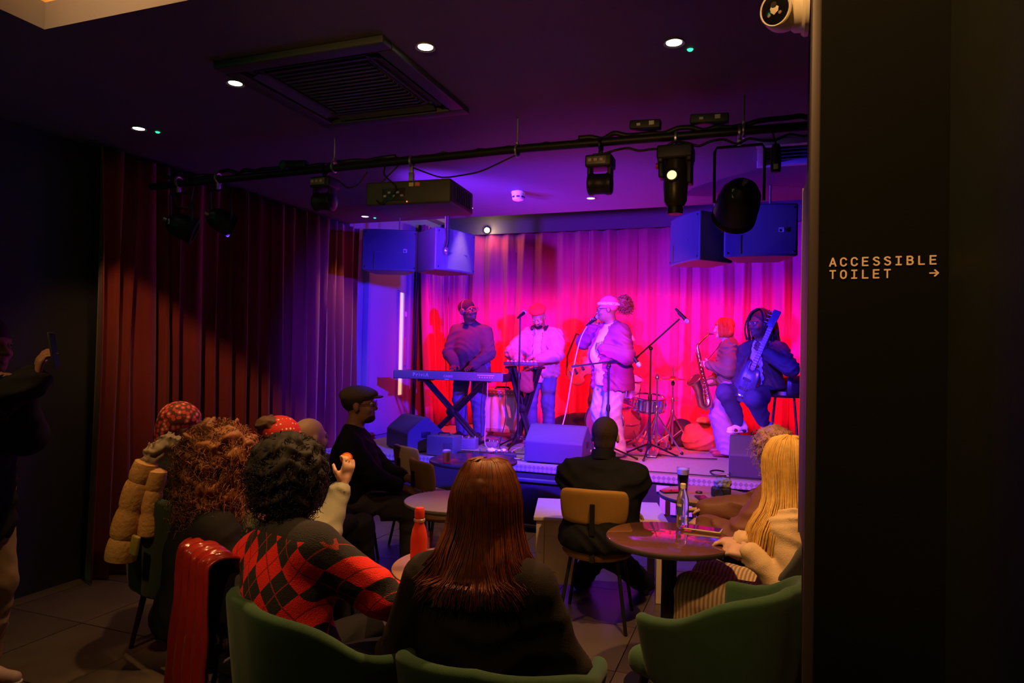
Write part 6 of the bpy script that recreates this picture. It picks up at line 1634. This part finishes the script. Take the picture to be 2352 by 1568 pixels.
# spotted headscarf, arm raised
P = person('person in a red spotted headscarf raising a small orange snack', (-2.31, 2.90, 1.135), 68, 0, True, H=1.66, lean=6, hd=(-4, -3, 0), g=1.0, skin=PALE, vox=.009, wr=(-1.925, 2.88, .965), hr=((.30, .10, .95), (-.75, .3, .2)), er=(.6, -.1, -1), curl=(62, 40))
top(P, mat('sleeve_sage', (0.30, 0.30, 0.22), .8, bump=(250, .2)), 'jacket', .032, ta=.026, hem=.1, seed=25, sleeve=.9, fold=.009, fr=(14, 14, 20)); trousers(P, m_jet, .02); shoes(P, m_shoe)
hair(P, [(0, -.015, .045, .090, .104, .090)], scarf_mat('polka_print', (0.62, 0.02, 0.015), (0.85, 0.72, 0.62), 46, .24, 0.0), name='headscarf', cuts=[(0, .13, -.04, .08, .07, .085), (0, .02, -.12, .14, .14, .09)])
hair(P, [(0, -.075, .09, .055, .06, .045), (0, -.07, -.05, .075, .06, .08)], mat('hair_brown', (0.13, 0.065, 0.03), .6, var=(40, .4)), disp=curls(.006, 100, 7))
hw_ = P.wri['R'] + P.hand['R'][0] * .115 + P.hand['R'][1] * .035
a_ = R(68 - 90); sn = thing('snack', 'small orange snack held up in a raised hand', 'snack', (P.base[0] + hw_[0] * math.cos(a_) - hw_[1] * math.sin(a_), P.base[1] + hw_[0] * math.sin(a_) + hw_[1] * math.cos(a_), hw_[2]))
part('crust', G().lathe([(.0001, -.018), (.022, -.016), (.026, 0), (.022, .016), (.0001, .018)], (0, 0, 0), 18, (.4, -.8, .3)), mat('snack_orange', (0.85, 0.30, 0.05), .6, bump=(90, .4)), sn)
part('filling', G().torus((0, 0, 0), .025, .006, (.4, -.8, .3), 18, 6), mat('snack_red', (0.5, 0.06, 0.02), .5), sn)

# half hidden bald head
P = person('bald person almost hidden behind the afro', (-2.665, 3.62, 1.06), 65, 0, True, H=1.68, lean=5, g=1.0, skin=PALE, vox=.012)
top(P, m_blk, 'top', .028, hem=.1, seed=26, vox=.013); trousers(P, m_jet, .02, vox=.013); shoes(P, m_shoe)

# man in a flat cap, in profile
P = person('man in a flat cap and black shirt sitting side-on with a lanyard', (-2.765, 4.33, 1.215), 22, 0, True, H=1.76, lean=-2, hd=(0, 4, 0), g=1.18, sw=1.0, skin=BR, vox=.009, wr=(-2.36, 4.36, .63), wl=(-2.44, 4.56, .66), hr=((.9, .1, -.45), (-.3, 0, -1)), hl=((.9, -.1, -.4), (-.3, 0, -1)), curl=(25, 25), belly=.04, er=(.8, -.6, -.5))
top(P, m_jet, 'shirt', .028, ta=.026, hem=.1, sleeve=.80, seed=27); trousers(P, mat('trousers_grey', (0.055, 0.05, 0.055), .85, bump=(300, .2)), .024, seed=28); shoes(P, m_shoe)
hair(P, SHORT, m_hblack, cuts=FACECUT)
m_cap = mat('cap_tweed', (0.085, 0.060, 0.045), .9, bump=(260, .5), var=(60, .3))
cp_ = hair(P, [(0, -.018, .072, .096, .112, .062), (0, .05, .070, .085, .075, .038)], m_cap, name='flat_cap', cuts=[(0, .0, -.03, .14, .18, .062)])
obj('cap_peak', S().ell(P.h(0, .118, .050), (.070, .048, .010), .01, P.HB).mesh(.006), m_cap, cp_)
glasses(P, m_blackp); lanyard(P, mat('lanyard_pink', (0.45, 0.12, 0.3), .6), mat('badge_white', (0.75, 0.73, 0.75), .5))
hair(P, [(0, .050, -.085, .050, .050, .034)], mat('beard_dark', (0.02, 0.013, 0.01), .9), name='beard', cuts=[(0, .12, -.055, .03, .03, .012)])

# man in a black jacket, from behind
P = person('man with cropped hair in a black jacket seated at the white table', (-0.905, 4.19, 1.115), 93, 0, True, H=1.62, lean=5, hd=(4, -3, 0), g=1.26, sw=1.06, skin=PALE, vox=.009, wr=(-1.22, 4.50, .63), wl=(-.80, 4.50, .60), er=(1, -.3, -.3), el=(-1, -.3, -.3), feet=[(-.22, .55, .075), (.20, .62, .075)])
P_jm = P
top(P, m_jet, 'jacket', .052, ta=.046, hem=.1, seed=29, fold=.011, fr=(9, 9, 15)); trousers(P, m_jet, .022); shoes(P, m_shoe)
part('collar', G().lathe([(.078, -.03), (.074, .03), (.066, .035), (.066, -.03)], P.nb + P.u * .045, 24, tuple(P.u + P.f * .25)), m_jet, P.o)
hair(P, [(0, -.022, .036, .080, .097, .088), (0, -.055, -.04, .062, .045, .05)], mat('hair_cropped', (0.06, 0.032, 0.018), .85, bump=(300, .6)), cuts=FACECUT)

# long blonde hair, cream coat, profile
P = person('person with long blonde hair in a cream coat beside the near wall', (0.125, 3.47, 1.115), 166, 0, True, H=1.66, lean=-3, hd=(-8, 2, 0), g=1.02, skin=PALE, vox=.009, wr=(-.07, 3.37, .77), wl=(-.035, 3.26, .75), hr=((-.9, .1, -.1), (0, 0, -1)), hl=((-.9, .3, .0), (.2, .5, -.8)), curl=(35, 40), el=(-.25, -.5, -1))
m_cream = mat('coat_cream', (0.66, 0.46, 0.26), .75, var=(8, .15), bump=(200, .25))
top(P, m_cream, 'coat', .034, ta=.022, hem=.1, seed=30, fold=.012, fr=(12, 12, 18))
def stripes():
    m, nt, b, tc = node_mat('ribbed_skirt', .85)
    w = nt.nodes.new('ShaderNodeTexWave'); w.inputs['Scale'].default_value = 16; w.bands_direction = 'Y'; nt.links.new(tc.outputs['Object'], w.inputs['Vector'])
    nt.links.new(mixc(nt, w.outputs['Fac'], (0.30, 0.20, 0.12), (0.72, 0.52, 0.30)), b.inputs['Base Color'])
    bp = nt.nodes.new('ShaderNodeBump'); bp.inputs['Strength'].default_value = .8; nt.links.new(w.outputs['Fac'], bp.inputs['Height']); nt.links.new(bp.outputs[0], b.inputs['Normal'])
    return m
trousers(P, stripes(), .034, .036, .05, name='skirt_trousers', seed=31); shoes(P, mat('trainer_white', (0.7, 0.6, 0.55), .5), m_white)
m_blo = mat('hair_blonde', (0.80, 0.46, 0.12), .42, var=(40, .35))
hair(P, [(0, -.020, .040, .088, .102, .092), (0, -.055, -.06, .082, .075, .12), (0, -.075, -.17, .085, .06, .12)], m_blo, cuts=[(0, .125, -.05, .055, .08, .11)])
def blopath(a, v, q):
    an = a * math.pi * .86 - math.pi / 2; x, y = math.cos(an), math.sin(an); j = q.uniform(-.008, .008); o = .004 + .010 * v
    return [(x * .012, y * .015 - .005, .130 + o), (x * .068, y * .082, .108 + o), (x * (.092 + o), y * (.105 + o), .03), (x * (.102 + o) + j, y * (.105 + o) - .015, -.08), (x * .155 + j * 2, y * .13 - .03, -.17), (x * .215 + j * 2, y * .16 - .02, -.25), (x * .215 + j * 3, y * .17 - .01, q.uniform(-.42, -.32))]
straight_strands(P, 1300, blopath, .0018, m_blo, 12)
obj('hair_parting', S().ell(P.h(0, -.005, .137), (.012, .055, .006), .01, P.HB).mesh(.005), mat('hair_roots', (0.05, 0.03, 0.015), .6), P.o)

# brown jacket, tousled fair hair with glasses pushed up
P = person('person in a brown jacket with tousled fair hair behind the blonde person', (0.06, 4.15, 1.10), 160, 0, True, H=1.66, lean=8, hd=(-30, -4, 0), g=1.10, skin=PALE, vox=.010, wr=(-.30, 4.30, .70), wl=(-.28, 4.05, .66))
top(P, mat('jacket_brown', (0.20, 0.075, 0.045), .55, var=(9, .2), bump=(150, .2)), 'jacket', .050, ta=.046, hem=.1, seed=33, fold=.013, fr=(11, 11, 17)); trousers(P, m_jet, .022); shoes(P, m_shoe)
m_fair = mat('hair_fair', (0.52, 0.26, 0.15), .5, var=(30, .4))
FR = [(0, -.022, .038, .098, .112, .098), (0, -.07, -.06, .085, .07, .08)]
hair(P, FR, m_fair, disp=curls(.007, 80, 8), cuts=[(0, .135, -.045, .06, .08, .09)]); curly_strands(P, FR, 700, .06, .008, .0019, m_fair, 1.2, 14, .02)
gg_ = G()
for k in (-1, 1): gg_.torus(P.h(k * .035, .085, .095), .024, .0028, tuple(P.hf * .6 + P.hu), 16, 5); gg_.tube([P.h(k * .058, .08, .09), P.h(k * .095, .0, .05), P.h(k * .095, -.04, .02)], .0028, 5)
part('glasses', gg_, m_blackp, P.o)

# standing person at the left edge filming with a phone
P = person('standing person in dark clothes at the left edge holding up a phone', (-3.36, 2.12, 1.60), 12, 0, False, H=1.74, lean=2, hd=(0, 0, 0), g=1.05, skin=BR, vox=.010, wr=(-2.94, 2.06, 1.46), wl=(-3.10, 2.10, 1.39), hr=((.25, .05, .95), (.4, .85, -.1)), curl=(45, 40), er=(.8, -.3, -.7))
top(P, m_jet, 'jacket', .045, ta=.04, hem=.22, seed=34, fold=.010); trousers(P, mat('trousers_tan', (0.36, 0.25, 0.15), .8), .024, seed=35); shoes(P, mat('trainer_pink', (0.6, 0.45, 0.45), .5), m_white)
hair(P, [(0, -.02, .05, .088, .104, .088)], m_hblack, name='beanie_hat', cuts=[(0, .12, -.04, .08, .07, .08), (0, .02, -.11, .14, .14, .09)])
hw_ = P.wri['R'] + P.hand['R'][0] * .12 + P.hand['R'][1] * .025
a_ = R(12 - 90); px, py, pz = P.base[0] + hw_[0] * math.cos(a_) - hw_[1] * math.sin(a_), P.base[1] + hw_[0] * math.sin(a_) + hw_[1] * math.cos(a_), hw_[2]
ph_ = phone(px + .02, py, pz + .02, 0, 'phone held upright by the standing person at the left edge', mat('phone_glass_green', (0.01, 0.03, 0.025), .08))
ph_.rotation_euler = (R(80), 0, R(128))
